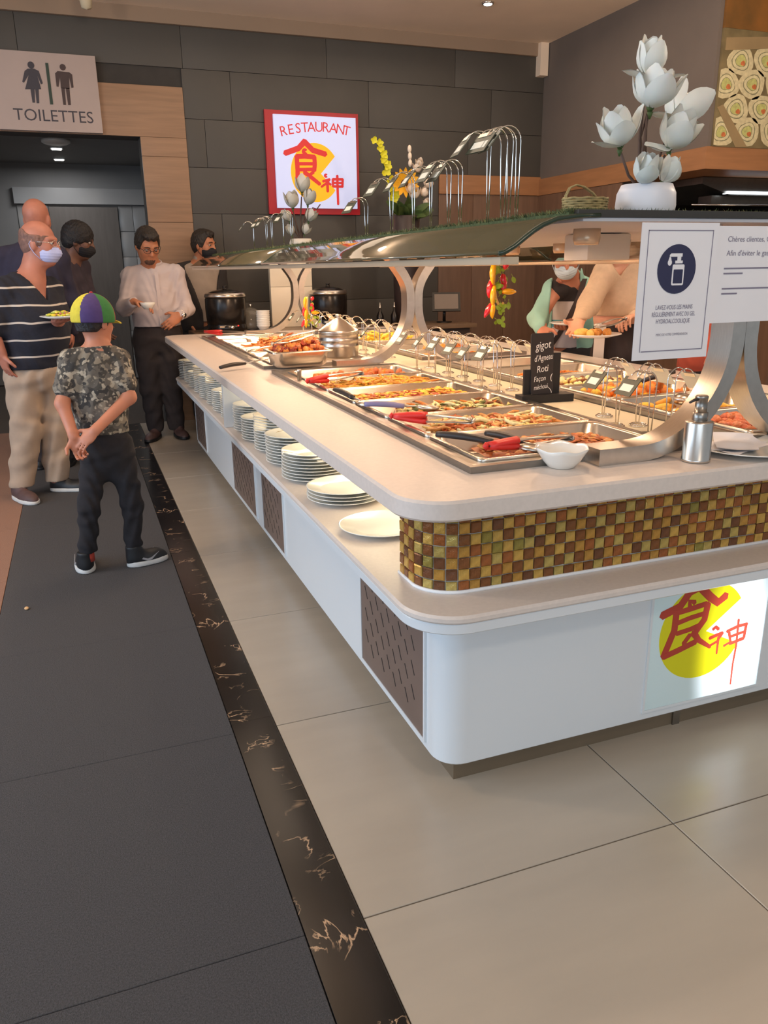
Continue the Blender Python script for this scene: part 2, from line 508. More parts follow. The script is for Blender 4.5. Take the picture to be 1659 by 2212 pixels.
# ceiling, pelmet, right-hand bulkhead with serving hatch
mb = MB(); mb.box(-3.2, -.6, 3.275, 7, YW+.1, 3.4); ceiling = mb.build('ceiling', CEIL, kind='structure')
mb = MB(); mb.box(-3.2, YW-.05, 3.17, 4.40, YW+.01, 3.28); mb.build('trim_2', mat('ceiling_paint_darkened', (150, 128, 108), .9, noise=(3, .03)), kind='structure')  # ceiling paint toned darker to offset the stronger light on this face
mb = MB(); mb.box(4.315, YW-.1, 3.0, 4.40, YW-.02, 3.28); mb.build('trim_3', CEIL, kind='structure')
mb = MB(); mb.box(4.41, 5.0, 2.10, 6.6, YW+.1, 3.3); wall_right = mb.build('wall_right', WALLR, kind='structure')
mb = MB(); mb.box(4.39, 4.98, 1.955, 6.6, YW+.05, 2.105); mb.build('trim_4', WOODR, kind='structure')
mb = MB(); mb.box(4.41, 5.95, 0, 4.5, YW+.1, 1.955); hatch_wall = mb.build('wall_right_lower', JOINT, kind='structure')
for k in range(3):
    rbox_obj('wood_panel', WOODD, (4.395, 5.95+k*.45+.002, 0, 4.41, 5.95+(k+1)*.45-.002, 1.953), .0015, hatch_wall)
mb = MB(); mb.box(4.41, 4.2, 0, 4.5, 5.95, .95); mb.build('wall_hatch_front', WOODD, kind='structure')
mb = MB(); mb.box(6.5, 1.5, 0, 6.6, YW+.1, 3.3); mb.box(4.41, YW, 0, 6.6, YW+.1, 3.3); mb.build('wall_hatch_back', mat('hatch_dark', (46, 40, 36), .7, noise=(3, .1)), kind='structure')
# printed food mural on the bulkhead front: flat picture of cut rice rolls
t = thing('food_mural', 'large printed photo of cut rice rolls on the bulkhead above the hatch', 'mural', (5.2, 4.99, 2.1))
mb = MB(); mb.box(4.44, 4.975, 2.105, 6.0, 4.998, 2.86); mb.build('print', mat('print_background', (118, 104, 72), .5, noise=(7, .3)), t)  # brown background of the print, between the rolls
PR = [mat('print_'+n_, c_, .5, noise=(46, a_)) for n_, c_, a_ in (('rice', (206, 194, 154), .14), ('seaweed', (132, 128, 98), .3), ('rice_inner', (212, 202, 160), .12), ('filling_green', (186, 186, 116), .2), ('filling_orange', (196, 112, 66), .2))]
mb = MB(); rm = random.Random(4)
for row in range(5):
    for k in range(7):
        cx = 4.50+k*.235+(row % 2)*.11; cz = 2.20+row*.155+k*.012; r0 = .118
        if cz > 2.84-.06: continue
        def blob(r, m, lay, x=0, z=0, n=18, w=.08):
            pts = []
            for i in range(n):
                a = 2*PI*i/n; q_ = r*(1+w*math.sin(3*a+cx*9)+rm.uniform(-.03, .03)); pts.append((min(6.0, max(4.44, cx+x+q_*math.cos(a))), min(2.86, max(2.106, cz+z+.82*q_*math.sin(a)))))
            mb.prism(pts, (0, 4.9748-lay*.0004-k*.00001, 0), (1, 0, 0), (0, 0, 1), .0003, m)
        blob(r0, 0, 1); blob(.079, 1, 2); blob(.072, 2, 3); blob(.05, 1, 4); blob(.045, 3, 5); blob(.02, 4, 6, .02, -.015)
mb.build('printed_rolls', PR, t, kind='stuff')
mb = MB(); mb.box(4.44, 4.975, 2.861, 6.0, 4.998, 3.26); mb.build('print', mat('mural_backdrop', (92, 68, 30), .5, noise=(3, .5), col2=(150, 96, 40)), t)
mb = MB(); mb.prism([(4.46, 2.80), (6.0, 2.93), (6.0, 2.87), (4.46, 2.72)], (0, 4.974, 0), (1, 0, 0), (0, 0, 1), .002); mb.build('chopstick', mat('mural_rim', (150, 128, 92), .5, noise=(5, .1)), t)
mb = MB(); mb.prism([(4.44, 2.36), (4.49, 2.38), (4.75, 2.11), (4.64, 2.106)], (0, 4.974, 0), (1, 0, 0), (0, 0, 1), .002); mb.build('chopstick', MATS['mural_rim'], t)
# kitchen hood and rail inside the hatch
t = thing('extractor_hood', 'dark steel extractor hood with lit strip inside the serving hatch', 'extractor hood', (5.2, 5.6, 1.6))
mb = MB(); mb.prism([(5.05, 1.82), (4.75, 1.90), (4.75, 1.95), (6.4, 1.95), (6.4, 1.82)], (0, 6.4, 0), (1, 0, 0), (0, 0, 1), 1.0); mb.build('hood_shell', STEELD, t)
mb = MB(); mb.box(5.0, 5.38, 1.83, 6.3, 5.44, 1.85); mb.build('lamp_strip', mat('hood_lamp', (235, 245, 255), .5, emit=3, noise=(2, .01)), t)
mb = MB(); mb.tube([(4.62, 5.35, 1.74), (6.2, 5.35, 1.745)], .006); mb.build('rail', CHROME, t)
mb = MB(); mb.box(4.9, 5.45, 1.755, 6.3, 5.6, 1.82); mb.build('valance', STEELD, t)
mb = MB(); mb.lathe([(.0, 3.262), (.045, 3.262), (.05, 3.275)], 24, (3.30, 6.33, 0))
t = thing('ceiling_spotlight', 'small bright recessed ceiling spot above the far end', 'spotlight', (3.30, 6.33, 3.275))
mb.build('trim_ring', CHROME, t)
mb = MB(); mb.lathe([(0, 3.2595), (.033, 3.2595), (.033, 3.2615)], 20, (3.30, 6.33, 0)); mb.build('lamp', mat('spot_cool', (225, 250, 255), .5, emit=14, noise=(2, .01)), t)
mb = MB(); mb.lathe([(.05, 3.275), (.05, 3.2), (.035, 3.12), (0, 3.11)], 24, (.325, 6.85, 0))
tag(mb.build('smoke_detector', mat('detector_cream', (205, 190, 160), .5, noise=(4, .03)), at=(.325, 6.85, 3.275)), 'cream detector hanging from the ceiling over the toilet doorway', 'detector')
# ------------------------------------------------------------------ the buffet counter
BX0, BX1, BY0, BY1 = .733, 2.42, 1.566, 5.95
counter = thing('buffet_counter', 'long white buffet counter with gold mosaic front, open plate shelf and brown grilles', 'counter', (1.53, 3.8, 0))
slab('base_panel', WHITE, rrect(BX0, BX1, BY0, BY1, .07, 8), .075, .50, parent=counter, bev=.004)
mb = MB(); mb.box(.79, 1.615, 0, 2.36, 5.9, .078); mb.build('plinth', mat('plinth_bronze', (128, 112, 92), .4, .3, noise=(5, .08)), counter)
mb = MB(); mb.box(1.50, 1.609, 0, 1.525, 1.616, .074); mb.build('plinth_joint', STEELD, counter)
slab('plate_shelf', COMP, rrect(.628, 2.52, 1.46, 6.15, .135, 12), .524, .545, parent=counter, bev=.006)
slab('shelf_band', WHITE, rrect(.634, 2.514, 1.466, 6.144, .13, 12), .497, .5235, parent=counter, bev=.003)
mb = MB(); mb.box(1.0, 1.76, .546, 1.03, 6.1, .770); mb.build('shelf_back', CREAM, counter)
mb = MB(); mb.box(2.12, 1.76, .546, 2.15, 6.1, .770); mb.build('shelf_back', CREAM, counter)
rbox_obj('shelf_divider', WHITE, (.63, 3.93, .5455, .999, 3.967, .7705), .002, counter)
mb = MB(); mb.box(.865, 1.80, .772, .890, 6.0, .7825)
mb.build('light_strip', mat('shelf_led', (255, 226, 170), .5, emit=3.4, noise=(2, .01)), counter)
for yy in (2.9, 5.0):
    area('shelf_glow', (.877, yy, .770), (0, 0, -1), .02, 2.0, 2.6, (1, .85, .60)).rotation_euler = (0, .12, 0)
# mosaic band: each glass tile is its own piece
slab('mosaic_backing', mat('grout_white', (214, 208, 196), .8, noise=(20, .04)), rrect(.708, 2.44, 1.593, 1.765, .1, 10, (1, 1, 0, 0)), .5455, .7825, parent=counter, bev=.001)
band = [o for o in counter.children if o.name.startswith('mosaic_backing')][0]
mb = MB(); ln = [(.702, 1.77), (.702, 1.69)]+[(.804-.104*math.cos(a), 1.689-.104*math.sin(a)) for a in [PI/2*i/10 for i in range(1, 11)]]+[(2.39, 1.585)]
mb.tube([(x, y, .549) for x, y in ln], .005, 6); mb.build('sealant_bead', mat('sealant', (240, 240, 240), .5, noise=(30, .03)), counter)
GOLDS = [mat('mosaic_%s' % n, c, .2, .35, noise=(60, .22), bump=(70, .35)) for n, c in (('gold', (204, 164, 82)), ('straw', (190, 166, 92)), ('ochre', (188, 142, 66)), ('brown', (132, 84, 48)), ('umber', (116, 76, 50)), ('copper', (160, 96, 52)), ('olive', (150, 136, 66)))]
tl = MB(); a, b, e = .0137, .0137, .003
tl.rings([[(-a, 0, -b), (a, 0, -b), (a, 0, b), (-a, 0, b)], [(-a, -e, -b), (a, -e, -b), (a, -e, b), (-a, -e, b)], [(-a+.0025, -.0055, -b+.0025), (a-.0025, -.0055, -b+.0025), (a-.0025, -.0055, b-.0025), (-a+.0025, -.0055, b-.0025)]], True, False, True, 0, False)
proto = tl.build('mosaic_tile', GOLDS[0], band, at=(0, 0, 0)); tdata = proto.data; bpy.data.objects.remove(proto)
def path_at(s):
    if s < .07: return (.706, 1.765-s), -PI/2
    s -= .07; L = .5*PI*.104
    if s < L:
        a_ = s/.104
        return (.810-.104*math.cos(a_), 1.695-.104*math.sin(a_)), -PI/2+a_
    return (.810+s-L, 1.591), 0
rt_ = random.Random(5); col = 0
bl = root_loc(band)
while True:
    s_ = .015+col*.0295
    (px, py), ang = path_at(s_)
    if px > 1.685 or col >= 38: break
    for r in range(8):
        z = .7665-r*.0293
        if r == 7: z += .0015
        k = (col+r) % 2
        m_ = rt_.choice([GOLDS[0], GOLDS[0], GOLDS[1], GOLDS[2]]) if k else rt_.choice([GOLDS[3], GOLDS[3], GOLDS[4], GOLDS[5]])
        if rt_.random() < .03: m_ = GOLDS[6]
        o = inst(tdata, 'mosaic_tile', (px-bl[0], py-bl[1], z-bl[2]+rt_.uniform(-.0006, .0006)), band, (rt_.uniform(-.05, .05), rt_.uniform(-.02, .02), ang+rt_.uniform(-.04, .04)), m_)
        if r == 7: o.scale = (1, 1, .82)
    col += 1
mb = MB()
for c2 in range(24):
    for r in range(8):
        z = .7665-r*.0293; x = px+c2*.0295
        mb.box(x-.0137, 1.5855, z-.0137, x+.0137, 1.5915, z+.0137 if r else z+.0137, (c2+r+col) % 2)
mb.build('mosaic_field', [GOLDS[3], GOLDS[0]], band, kind='stuff')
# grilles on the aisle side
for gy0, gy1, gz0, gz1 in ((1.672, 2.162, .106, .455), (3.19, 3.605, .108, .44), (3.775, 4.375, .108, .44), (5.40, 5.85, .11, .43)):
    g = rbox_obj('grille', GRILLE, (.7285, gy0, gz0, .7345, gy1, gz1), .001, counter)
    q = MB()
    for y0, y1, z0, z1 in ((gy0-.008, gy0, gz0-.008, gz1), (gy1, gy1+.008, gz0-.008, gz1), (gy0, gy1, gz0-.008, gz0)):
        q.box(.7265, y0, z0, .7345, y1, z1)
    q.build('grille_frame', WHITE, counter)
    sl = MB(); d = nrm(V(0, -.62, -1)); sl.obox((0, 0, 0), (.0006, 0, 0), d*.021, np.cross(d, V(1, 0, 0))*.0016)
    so = None; gl = root_loc(g)
    nc = int((gy1-gy0-.06)/.046)
    for i in range(nc):
        for j in range(4):
            y = gy1-.05-i*.046; z = gz1-.03-j*.073-(i % 2)*.033
            if z < gz0+.035 or z > gz1: continue
            if so is None:
                o = sl.build('slot', SLOT, g, at=(0, 0, 0)); so = o.data; o.location = (.7282-gl[0], y-gl[1], z-gl[2])
            else:
                inst(so, 'slot', (.7282-gl[0], y-gl[1], z-gl[2]), g)
# backlit logo panel on the end
lp = thing('logo_light_panel', 'backlit white panel with red characters over a yellow disc on the counter end', 'sign', (1.55, 1.566, .28))
def glowpanel():
    m = mat('backlit_acrylic', (206, 226, 226), .25, noise=(2, .02))
    nt = m.node_tree; b = nt.nodes['Principled BSDF']; tc = nt.nodes['Texture Coordinate']
    # one lamp behind the acrylic: strength falls with distance from it
    vm = nt.nodes.new('ShaderNodeVectorMath'); vm.operation = 'DISTANCE'; vm.inputs[1].default_value = (.105, 0, -.03)
    ml = nt.nodes.new('ShaderNodeMapping'); ml.inputs['Scale'].default_value = (1.5, 0, .62); 
    nt.links.new(tc.outputs['Object'], ml.inputs[0]); nt.links.new(ml.outputs[0], vm.inputs[0])
    vm.inputs[1].default_value = (.10*1.5, 0, -.03*.62)
    mr = nt.nodes.new('ShaderNodeMapRange'); mr.inputs[1].default_value = .02; mr.inputs[2].default_value = .24; mr.inputs[3].default_value = 3.0; mr.inputs[4].default_value = .04
    mr.interpolation_type = 'SMOOTHSTEP'
    nt.links.new(vm.outputs['Value'], mr.inputs[0]); nt.links.new(mr.outputs[0], b.inputs['Emission Strength'])
    return m
GP = glowpanel()
def glowcol(name, col):
    m = GP.copy(); m.name = name; b = m.node_tree.nodes['Principled BSDF']
    for l in list(b.inputs['Base Color'].links): m.node_tree.links.remove(l)
    b.inputs['Base Color'].default_value = rgb(*col); b.inputs['Emission Color'].default_value = rgb(*col)
    return m
GP.node_tree.nodes['Principled BSDF'].inputs['Emission Color'].default_value = rgb(232, 246, 255)
GY, GR = glowcol('backlit_yellow', (214, 208, 24)), glowcol('backlit_red', (176, 62, 48))
rbox_obj('acrylic_panel', GP, (1.352, 1.5625, .108, 1.752, 1.5675, .50), .001, lp)
mb = MB()
for b_ in ((1.344, .100, 1.3515, .496), (1.7525, .1, 1.760, .496), (1.3515, .1, 1.7525, .1075)): mb.box(b_[0], 1.561, b_[1], b_[2], 1.5665, b_[3])
mb.build('frame', WHITE, lp)
ux, uz = (1, 0, 0), (0, 0, 1)
mb = MB(); cx, cz = 1.528, .322
disc = [(cx+.012, cz-.004)]+[(cx+.148*math.cos(a), cz+.145*math.sin(a)) for a in np.linspace(.56, 2*PI-.45, 46)]
mb.prism(disc, (0, 1.5625, 0), ux, uz, .0004); mb.build('disc', GY, lp)
BASE = [(70, [(1.501, .458), (1.468, .447), (1.439, .409), (1.381, .392)], 1), (70, [(1.505, .455), (1.54, .422), (1.57, .4), (1.597, .417)], 1), (45, [(1.474, .399), (1.471, .42), (1.489, .413)], 1), (60, [(1.429, .394), (1.428, .341), (1.399, .265)], 1), (45, [(1.43, .392), (1.474, .396), (1.531, .403)], 1), (60, [(1.535, .402), (1.529, .356), (1.503, .324)], 1), (40, [(1.437, .361), (1.478, .369), (1.523, .374)], 1), (40, [(1.437, .329), (1.482, .334), (1.516, .342)], 1), (60, [(1.495, .322), (1.518, .294), (1.561, .265)], .5), (50, [(1.399, .265), (1.447, .276), (1.507, .292)], 1), (40, [(1.484, .317), (1.464, .293)], 1), (30, [(1.564, .319), (1.573, .325), (1.584, .316)], 1), (30, [(1.555, .293), (1.576, .298), (1.6, .302)], 1), (28, [(1.6, .302), (1.583, .278), (1.557, .269)], .7), (25, [(1.587, .291), (1.587, .263), (1.587, .239)], .7), (28, [(1.624, .298), (1.633, .268), (1.61, .259)], .8), (28, [(1.615, .303), (1.654, .313), (1.687, .314)], 1), (28, [(1.684, .315), (1.681, .273), (1.665, .269)], 1), (24, [(1.626, .284), (1.678, .291)], 1), (28, [(1.63, .262), (1.681, .27)], 1), (22, [(1.653, .334), (1.656, .25), (1.652, .194), (1.653, .128)], .6)]
mb = MB()
for k_, (wd, pts, tp) in enumerate(BASE): stroke(mb, pts, wd*.00036, (0, 1.562, 0), ux, uz, .0004+.00005*k_, 0, tp)
mb.build('characters', GR, lp)

# worktop and the four hot wells
WL, WR = (.895, 1.43), (1.74, 2.275)
WY = ((1.69, 3.64), (3.93, 5.88))
holes = [rrect(x0, x1, y0, y1, .01, 2) for x0, x1 in (WL, WR) for y0, y1 in WY]
outer = rrect(.595, 2.555, 1.43, 6.32, .115, 12)
top = slab('countertop', COMP, outer, .783, .83, holes=holes, bev=.006)
tag(top, 'white composite worktop with rounded corners lit warm from above', 'countertop')
for i, (wx0, wx1) in enumerate((WL, WR)):
    for j, (wy0, wy1) in enumerate(WY):
        t = thing('hot_well', ['near left steel food well nearest the rounded worktop corner', 'far left steel food well beside the steel pot', 'near right steel food well beyond the label stands', 'far right steel food well at the back of the counter'][i*2+j], 'food well', ((wx0+wx1)/2, (wy0+wy1)/2, .83))
        f0 = .062
        slab('flange', STEEL, rrect(wx0-f0, wx1+.02, wy0-f0, wy1+.05, .004, 1), .8302, .8385, holes=[rrect(wx0, wx1, wy0, wy1, .012, 3)], parent=t, bev=.001)
        q = MB(); X0, X1, Y0, Y1 = wx0-f0-.006, wx1+.026, wy0-f0-.006, wy1+.056
        for b_ in ((X0, Y0, X0+.016, Y1), (X1-.016, Y0, X1, Y1), (X0+.016, Y0, X1-.016, Y0+.016), (X0+.016, Y1-.016, X1-.016, Y1)):
            q.box(b_[0], b_[1], .8302, b_[2], b_[3], .847)
        q.build('raised_rim', STEELD, t)
        q = MB()
        q.rings([[(x, y, .8302) for x, y in rrect(wx0, wx1, wy0, wy1, .012, 3)], [(x, y, .7712) for x, y in rrect(wx0+.002, wx1-.002, wy0+.002, wy1-.002, .012, 3)]], True, False, True)
        q.build('basin', STEELD, t)
rbox_obj('label_rail', mat('strip_cream', (238, 226, 196), .3, noise=(5, .03)), (1.462, 1.66, .8302, 1.665, 5.95, .8325), .0006, top)

# ------------------------------------------------------------------ sneeze guard over the counter
CX = 1.575; CXA = 1.555
guard = thing('sneeze_guard', 'long glass sneeze guard with turf-topped canopy on curved steel supports', 'sneeze guard', (CX, 3.8, .83))
for sy, fy in ((1.60, 0), (3.72, 0), (5.92, 0)):
    for sg in (-1, 1):
        xm = CXA+sg*.0208; R1 = .268
        pts = [(CXA+sg*.41, sy, .851), (CXA+sg*.35, sy, .851), (xm+sg*R1, sy, .851)]
        for i in range(1, 17):
            a = PI/2*i/16
            pts.append((xm+sg*(R1-R1*math.sin(a)), sy, .851+R1*(1-math.cos(a))))
        for dx, z in ((0, 1.15), (.001, 1.18), (.006, 1.21), (.018, 1.24), (.036, 1.27), (.059, 1.30), (.088, 1.34), (.115, 1.386)):
            pts.append((xm+sg*dx, sy, z))
        q = MB(); q.bar(pts, .0375, .0205, (0, 1, 0)); q.build('support_arm', STEEL, guard)
BOARD = mat('canopy_underside', (188, 188, 192), .5, noise=(3, .03))
BOARDE = mat('canopy_edge', (58, 54, 48), .25, noise=(6, .1))
GLASS = mat('smoked_glass', (98, 88, 60), .06, noise=(2, .1), alpha=.86, coat=.6)
prof = [(.805, 1.321), (.818, 1.323), (.842, 1.335), (.863, 1.350), (.884, 1.364), (.905, 1.3755), (.937, 1.387), (.985, 1.393), (1.04, 1.395)]
for y0, y1 in ((1.475, 3.70), (3.72, 6.15)):
    rbox_obj('canopy_board', BOARD, (1.0, y0, 1.386, 2*CX-1.0, y1, 1.3935), .001, guard)
    rbox_obj('canopy_edge', BOARDE, (.985, y0-.004, 1.394, 2*CX-.985, y0+.012, 1.409), .001, guard)
    for sg in (0, 1):
        P = [((x if not sg else 2*CX-x), z) for x, z in prof]
        low = P; up_ = []
        for i in range(len(P)):
            t_ = nrm(V(*P[min(i+1, len(P)-1)])-V(*P[max(i-1, 0)])); n_ = V(-t_[1], t_[0])*(1 if not sg else -1)
            up_.append(tuple(V(*P[i])+n_*.006))
        ring = low+up_[::-1]
        q = MB(); q.rings([[(x, y, z) for x, z in ring] for y in (y0, y1)], True, True, True, 0, True)
        g = q.build('glass_panel', GLASS, guard)
        q = MB(); q.tube([(x, y0-.001, z) for x, z in [tuple((V(*a_)+V(*b_))/2) for a_, b_ in zip(P, up_)]], .0055, 6); q.build('glass_edge', mat('glass_edge_green', (44, 58, 44), .2, noise=(5, .1)), guard)
RAIL = mat('lamp_rail_cream', (222, 196, 164), .3, .4, noise=(6, .04))
for x in (.845, 2*CX-.845):
    rbox_obj('lamp_rail', RAIL, (x-.022, 1.50, 1.302, x+.022, 6.12, 1.318), .002, guard)
rbox_obj('lamp_housing', mat('lamp_box_cream', (226, 214, 196), .35, noise=(4, .03)), (1.37, 1.99, 1.312, 1.515, 2.11, 1.384), .006, guard)
LAMP = mat('heat_lamp_glow', (255, 214, 160), .5, emit=20, noise=(2, .01))
for x in (1.22, 2*CX-1.22):
    for i in range(11):
        y = 1.78+i*.405
        q = MB(); q.lathe([(.034, 1.386), (.034, 1.36), (.030, 1.348), (.026, 1.348), (.024, 1.36)], 16, (x, y, 0), cap1=False); l_ = q.build('lamp', RAIL, guard)
        q = MB(); q.lathe([(.024, 1.358), (0, 1.3575)], 16, (x, y, 0), cap0=False); q.build('bulb', LAMP, l_)
        area('heat_lamp_light', (x, y, 1.345), (0, 0, -1), .05, .05, 1.08+.18*i, (1, .66, .42), shape='DISK')
# artificial turf on the canopy
TURF = [mat('turf_green', (74, 84, 50), .9, noise=(120, .4)), mat('turf_light', (122, 122, 76), .9, noise=(120, .3))]
mb = MB()
mb.box(.975, 1.49, 1.3945, 2*CX-.975, 6.12, 1.404, 0)
rg = random.Random(3)
for i in range(15000):
    y = 1.49+4.62*rg.random()**1.7
    if rg.random() < .45: x = .975+abs(rg.gauss(0, .06))
    else: x = rg.uniform(.975, 2*CX-.975)
    h = rg.uniform(.006, .015); a_ = rg.uniform(0, PI); w_ = .0022
    dx, dy = math.cos(a_)*w_, math.sin(a_)*w_; lx, ly = rg.gauss(0, .006), rg.gauss(0, .006)
    mb.add([(x-dx, y-dy, 1.402), (x+dx, y+dy, 1.402), (x+lx, y+ly, 1.402+h)], [(0, 1, 2)], rg.random() < .3, False)
mb.build('turf', TURF, guard, kind='stuff')
# ------------------------------------------------------------------ plates on the open shelf
def plate_mesh(r, name='plate'):
    q = MB()
    q.lathe([(0, .0), (r*.58, 0), (r*.62, .003), (r*.97, .0145), (r, .0165), (r*.985, .018), (r*.95, .0165), (r*.66, .0065), (r*.6, .005), (0, .0045)], 40, cap0=False, cap1=False)
    return q
ORD = ['top', 'second', 'third', 'fourth', 'fifth', 'sixth', 'seventh', 'eighth', 'ninth', 'tenth', 'eleventh', 'twelfth', 'thirteenth', 'fourteenth', 'fifteenth']
ZS = .5455
stacks = [(.79, 2.13, .132, 1, 'single plate'), (.785, 2.475, .130, 4, 'low stack of four behind the single plate'),
          (.775, 2.80, .128, 9, 'stack just behind the stack of four'), (.772, 3.075, .124, 10, 'stack three back from the shelf corner'),
          (.768, 3.325, .115, 13, 'tall stack near the middle of the shelf'), (.752, 3.565, .108, 9, 'small-plate stack behind the tall stack'),
          (.765, 3.80, .115, 11, 'stack right in front of the white divider'),
          (.762, 4.16, .115, 12, 'stack right behind the white divider'), (.752, 4.40, .110, 10, 'second stack behind the white divider'),
          (.768, 4.66, .120, 14, 'third stack behind the white divider'), (.752, 4.91, .112, 12, 'fourth stack behind the white divider'),
          (.768, 5.17, .122, 14, 'fifth stack behind the white divider'), (.752, 5.42, .108, 9, 'sixth stack behind the white divider'),
          (.766, 5.67, .120, 13, 'second-last stack at the far shelf end'), (.756, 5.92, .112, 11, 'last stack at the far shelf end')]
pd_cache = {}
for sx_, sy_, r, n, where in stacks:
    for i in range(n):
        z = ZS+i*.0118
        k = n-1-i
        if n == 1: lab, grp = 'single wide white plate lying alone on the shelf nearest the corner', 'white plates on the open shelf'
        elif i == n-1: lab, grp = 'white plate on top of the '+where, 'white plates on the open shelf'
        elif i == 0: lab, grp = 'white plate at the bottom of the '+where, 'white plates on the open shelf'
        else: lab, grp = 'white plate, %s from the top in the %s' % (ORD[k], where), 'white plates on the open shelf'
        jx, jy = rnd.uniform(-.0015, .0015), rnd.uniform(-.0015, .0015)
        if r not in pd_cache:
            o = plate_mesh(r).build('plate', PLATE); pd_cache[r] = o.data
        else:
            o = bpy.data.objects.new('plate', pd_cache[r]); C.objects.link(o)
        o.location = (sx_+jx, sy_+jy, z); o.rotation_euler = (0, 0, rnd.uniform(0, 6))
        tag(o, lab, 'plate', grp)
        if i == n-1 and r in (.130, .124):
            q = MB()
            if r == .130:
                add_text(q, 'PLANCHA', (sx_+.045, sy_+.055, z+.0148), (.94, -.34, .0), (.34, .94, .06), .011)
                q.build('printed_name', mat('plate_print', (96, 90, 86), .5, noise=(9, .05)), at=(sx_+jx, sy_+jy, z)).parent = o
            else:
                stroke(q, [(-.022, .0), (0, .004), (.022, 0)], .003, (sx_-.052, sy_+.052, z+.0135), (.8, .6, 0), (-.6, .8, .0), .0004)
                stroke(q, [(0, 0), (.004, .014)], .004, (sx_-.052, sy_+.052, z+.0135), (.8, .6, 0), (-.6, .8, .0), .0004)
                q.build('printed_emblem', mat('plate_emblem', (150, 120, 60), .5, noise=(9, .05)), at=(sx_+jx, sy_+jy, z)).parent = o
            ch = o.children[-1]; ch.location = (0, 0, 0); ch.rotation_euler = (0, 0, 0); o.rotation_euler = (0, 0, 0)

# ------------------------------------------------------------------ food pans
def pan_mesh(lx, ly, dz, lip=.0):
    q = MB(); hx, hy = lx/2, ly/2
    def rg_(ix, z, r): return [(x, y, z) for x, y in rrect(-hx+ix, hx-ix, -hy+ix, hy-ix, r, 5)]
    q.rings([rg_(0, -.006, .018), rg_(0, .001, .018), rg_(.003, .002, .02), rg_(.013, .002, .03), rg_(.017, -.003, .035), rg_(.024, -dz+.012, .045), rg_(.036, -dz, .05)], True, False, True, 0, True)
    if lip:
        q.rings([rg_(.015, -.004, .035), rg_(.0225, -dz+.010, .045), rg_(.036, -dz-.002, .05)], True, False, True, 0, True)
    return q
PAN = mat('pan_steel', (226, 216, 202), .27, 1.0, noise=(12, .04))
PZ = .845
def make_pan(x, y, lx, ly, dz, label, name='food_pan', z=PZ, lip=0):
    t = thing(name, label, 'food pan', (x, y, z), None)
    q = pan_mesh(lx, ly, dz, lip); o = q.build('pan_body', PAN, None); o.parent = t
    return t
FC = {}
def fcol(n, c, rough=.45, amt=.3, sc=60):
    return mat('food_'+n, c, rough, noise=(sc, amt))
def food(name, label, x0, x1, y0, y1, zb, hgt, cols, n, kind, seed, size, base=None, cat='food', at=None):
    """one uncountable mass of food: a lumpy bed with many small pieces on it"""
    r = random.Random(seed); q = MB(); ms = [fcol(*c) if isinstance(c, tuple) else c for c in cols]
    cx, cy, hx, hy = (x0+x1)/2, (y0+y1)/2, (x1-x0)/2, (y1-y0)/2
    bumps = [(r.uniform(-.8, .8), r.uniform(-.8, .8), r.uniform(.5, 1)) for _ in range(6)]
    def H(u, v):
        e = max(0, 1-max(abs(u), abs(v))**4)
        b = .35+.65*max(a*math.exp(-((u-p)**2*3+(v-s)**2*2)) for p, s, a in bumps)
        return hgt*e*b
    N = 16; vs = []; fs = []
    for i in range(N+1):
        for j in range(N+1):
            u, v = -1+2*i/N, -1+2*j/N
            # rounded footprint
            k = 1-.06*(u*u*v*v)
            vs.append((cx+u*hx*k, cy+v*hy*k, zb+H(u, v)*.8+r.uniform(-.002, .002)))
    for i in range(N):
        for j in range(N): fs.append((i*(N+1)+j, (i+1)*(N+1)+j, (i+1)*(N+1)+j+1, i*(N+1)+j+1))
    q.add(vs, fs, 0, True)
    for _ in range(n):
        u, v = r.uniform(-.93, .93), r.uniform(-.93, .93)
        p = V(cx+u*hx, cy+v*hy, zb+H(u, v)*.85+r.uniform(0, size*.5)); m = r.randrange(len(ms))
        s = size*r.uniform(.6, 1.3); a = r.uniform(0, 2*PI)
        if kind == 'strip':
            L = s*2.6; c_ = r.uniform(-1.6, 1.6); d = a; pts = [p]
            for k in range(4):
                d += c_*.5; pts.append(pts[-1]+V(math.cos(d), math.sin(d), r.uniform(-.35, .35))*L/4)
            q.tube(pts, [s*.10, s*.17, s*.18, s*.16, s*.08], 5, m)
        elif kind == 'chunk':
            R = np.array(Matrix.Rotation(a, 3, (r.random(), r.random(), r.random()+.1)))
            q.ell(p, (s*.55, s*.4, s*.32), R, 7, 5, m)
        elif kind == 'flat':
            R = np.array(Matrix.Rotation(a, 3, 'Z') @ Matrix.Rotation(r.uniform(-.5, .5), 3, 'X'))
            q.ell(p, (s*.6, s*.42, s*.13), R, 7, 4, m)
        elif kind == 'disc':
            R = np.array(Matrix.Rotation(a, 3, 'Z') @ Matrix.Rotation(r.uniform(-1.1, 1.1), 3, 'X'))
            t0, t1 = R @ V(0, 0, -s*.2), R @ V(0, 0, s*.2)
            q.tube([p+t0*1.15, p+t0, p+t1, p+t1*1.15], [s*.3, s*.36, s*.36, s*.3], 9, m)
    o = q.build(name, ms, at=(cx, cy, zb), kind='stuff')
    return tag(o, label, cat)
pans = []
lab_l = ['nearest left food pan holding red-brown sliced meat', 'second left food pan holding pale noodles with onion', 'third left food pan holding mixed green and white vegetables', 'fourth left food pan holding a long browned gratin', 'fifth left food pan holding golden noodles', 'sixth left food pan holding orange fried pieces']
XC = (.885+1.437)/2
for i in range(6):
    make_pan(XC, 1.845+i*.325, .552, .321, .062, lab_l[i])
ZB = .808
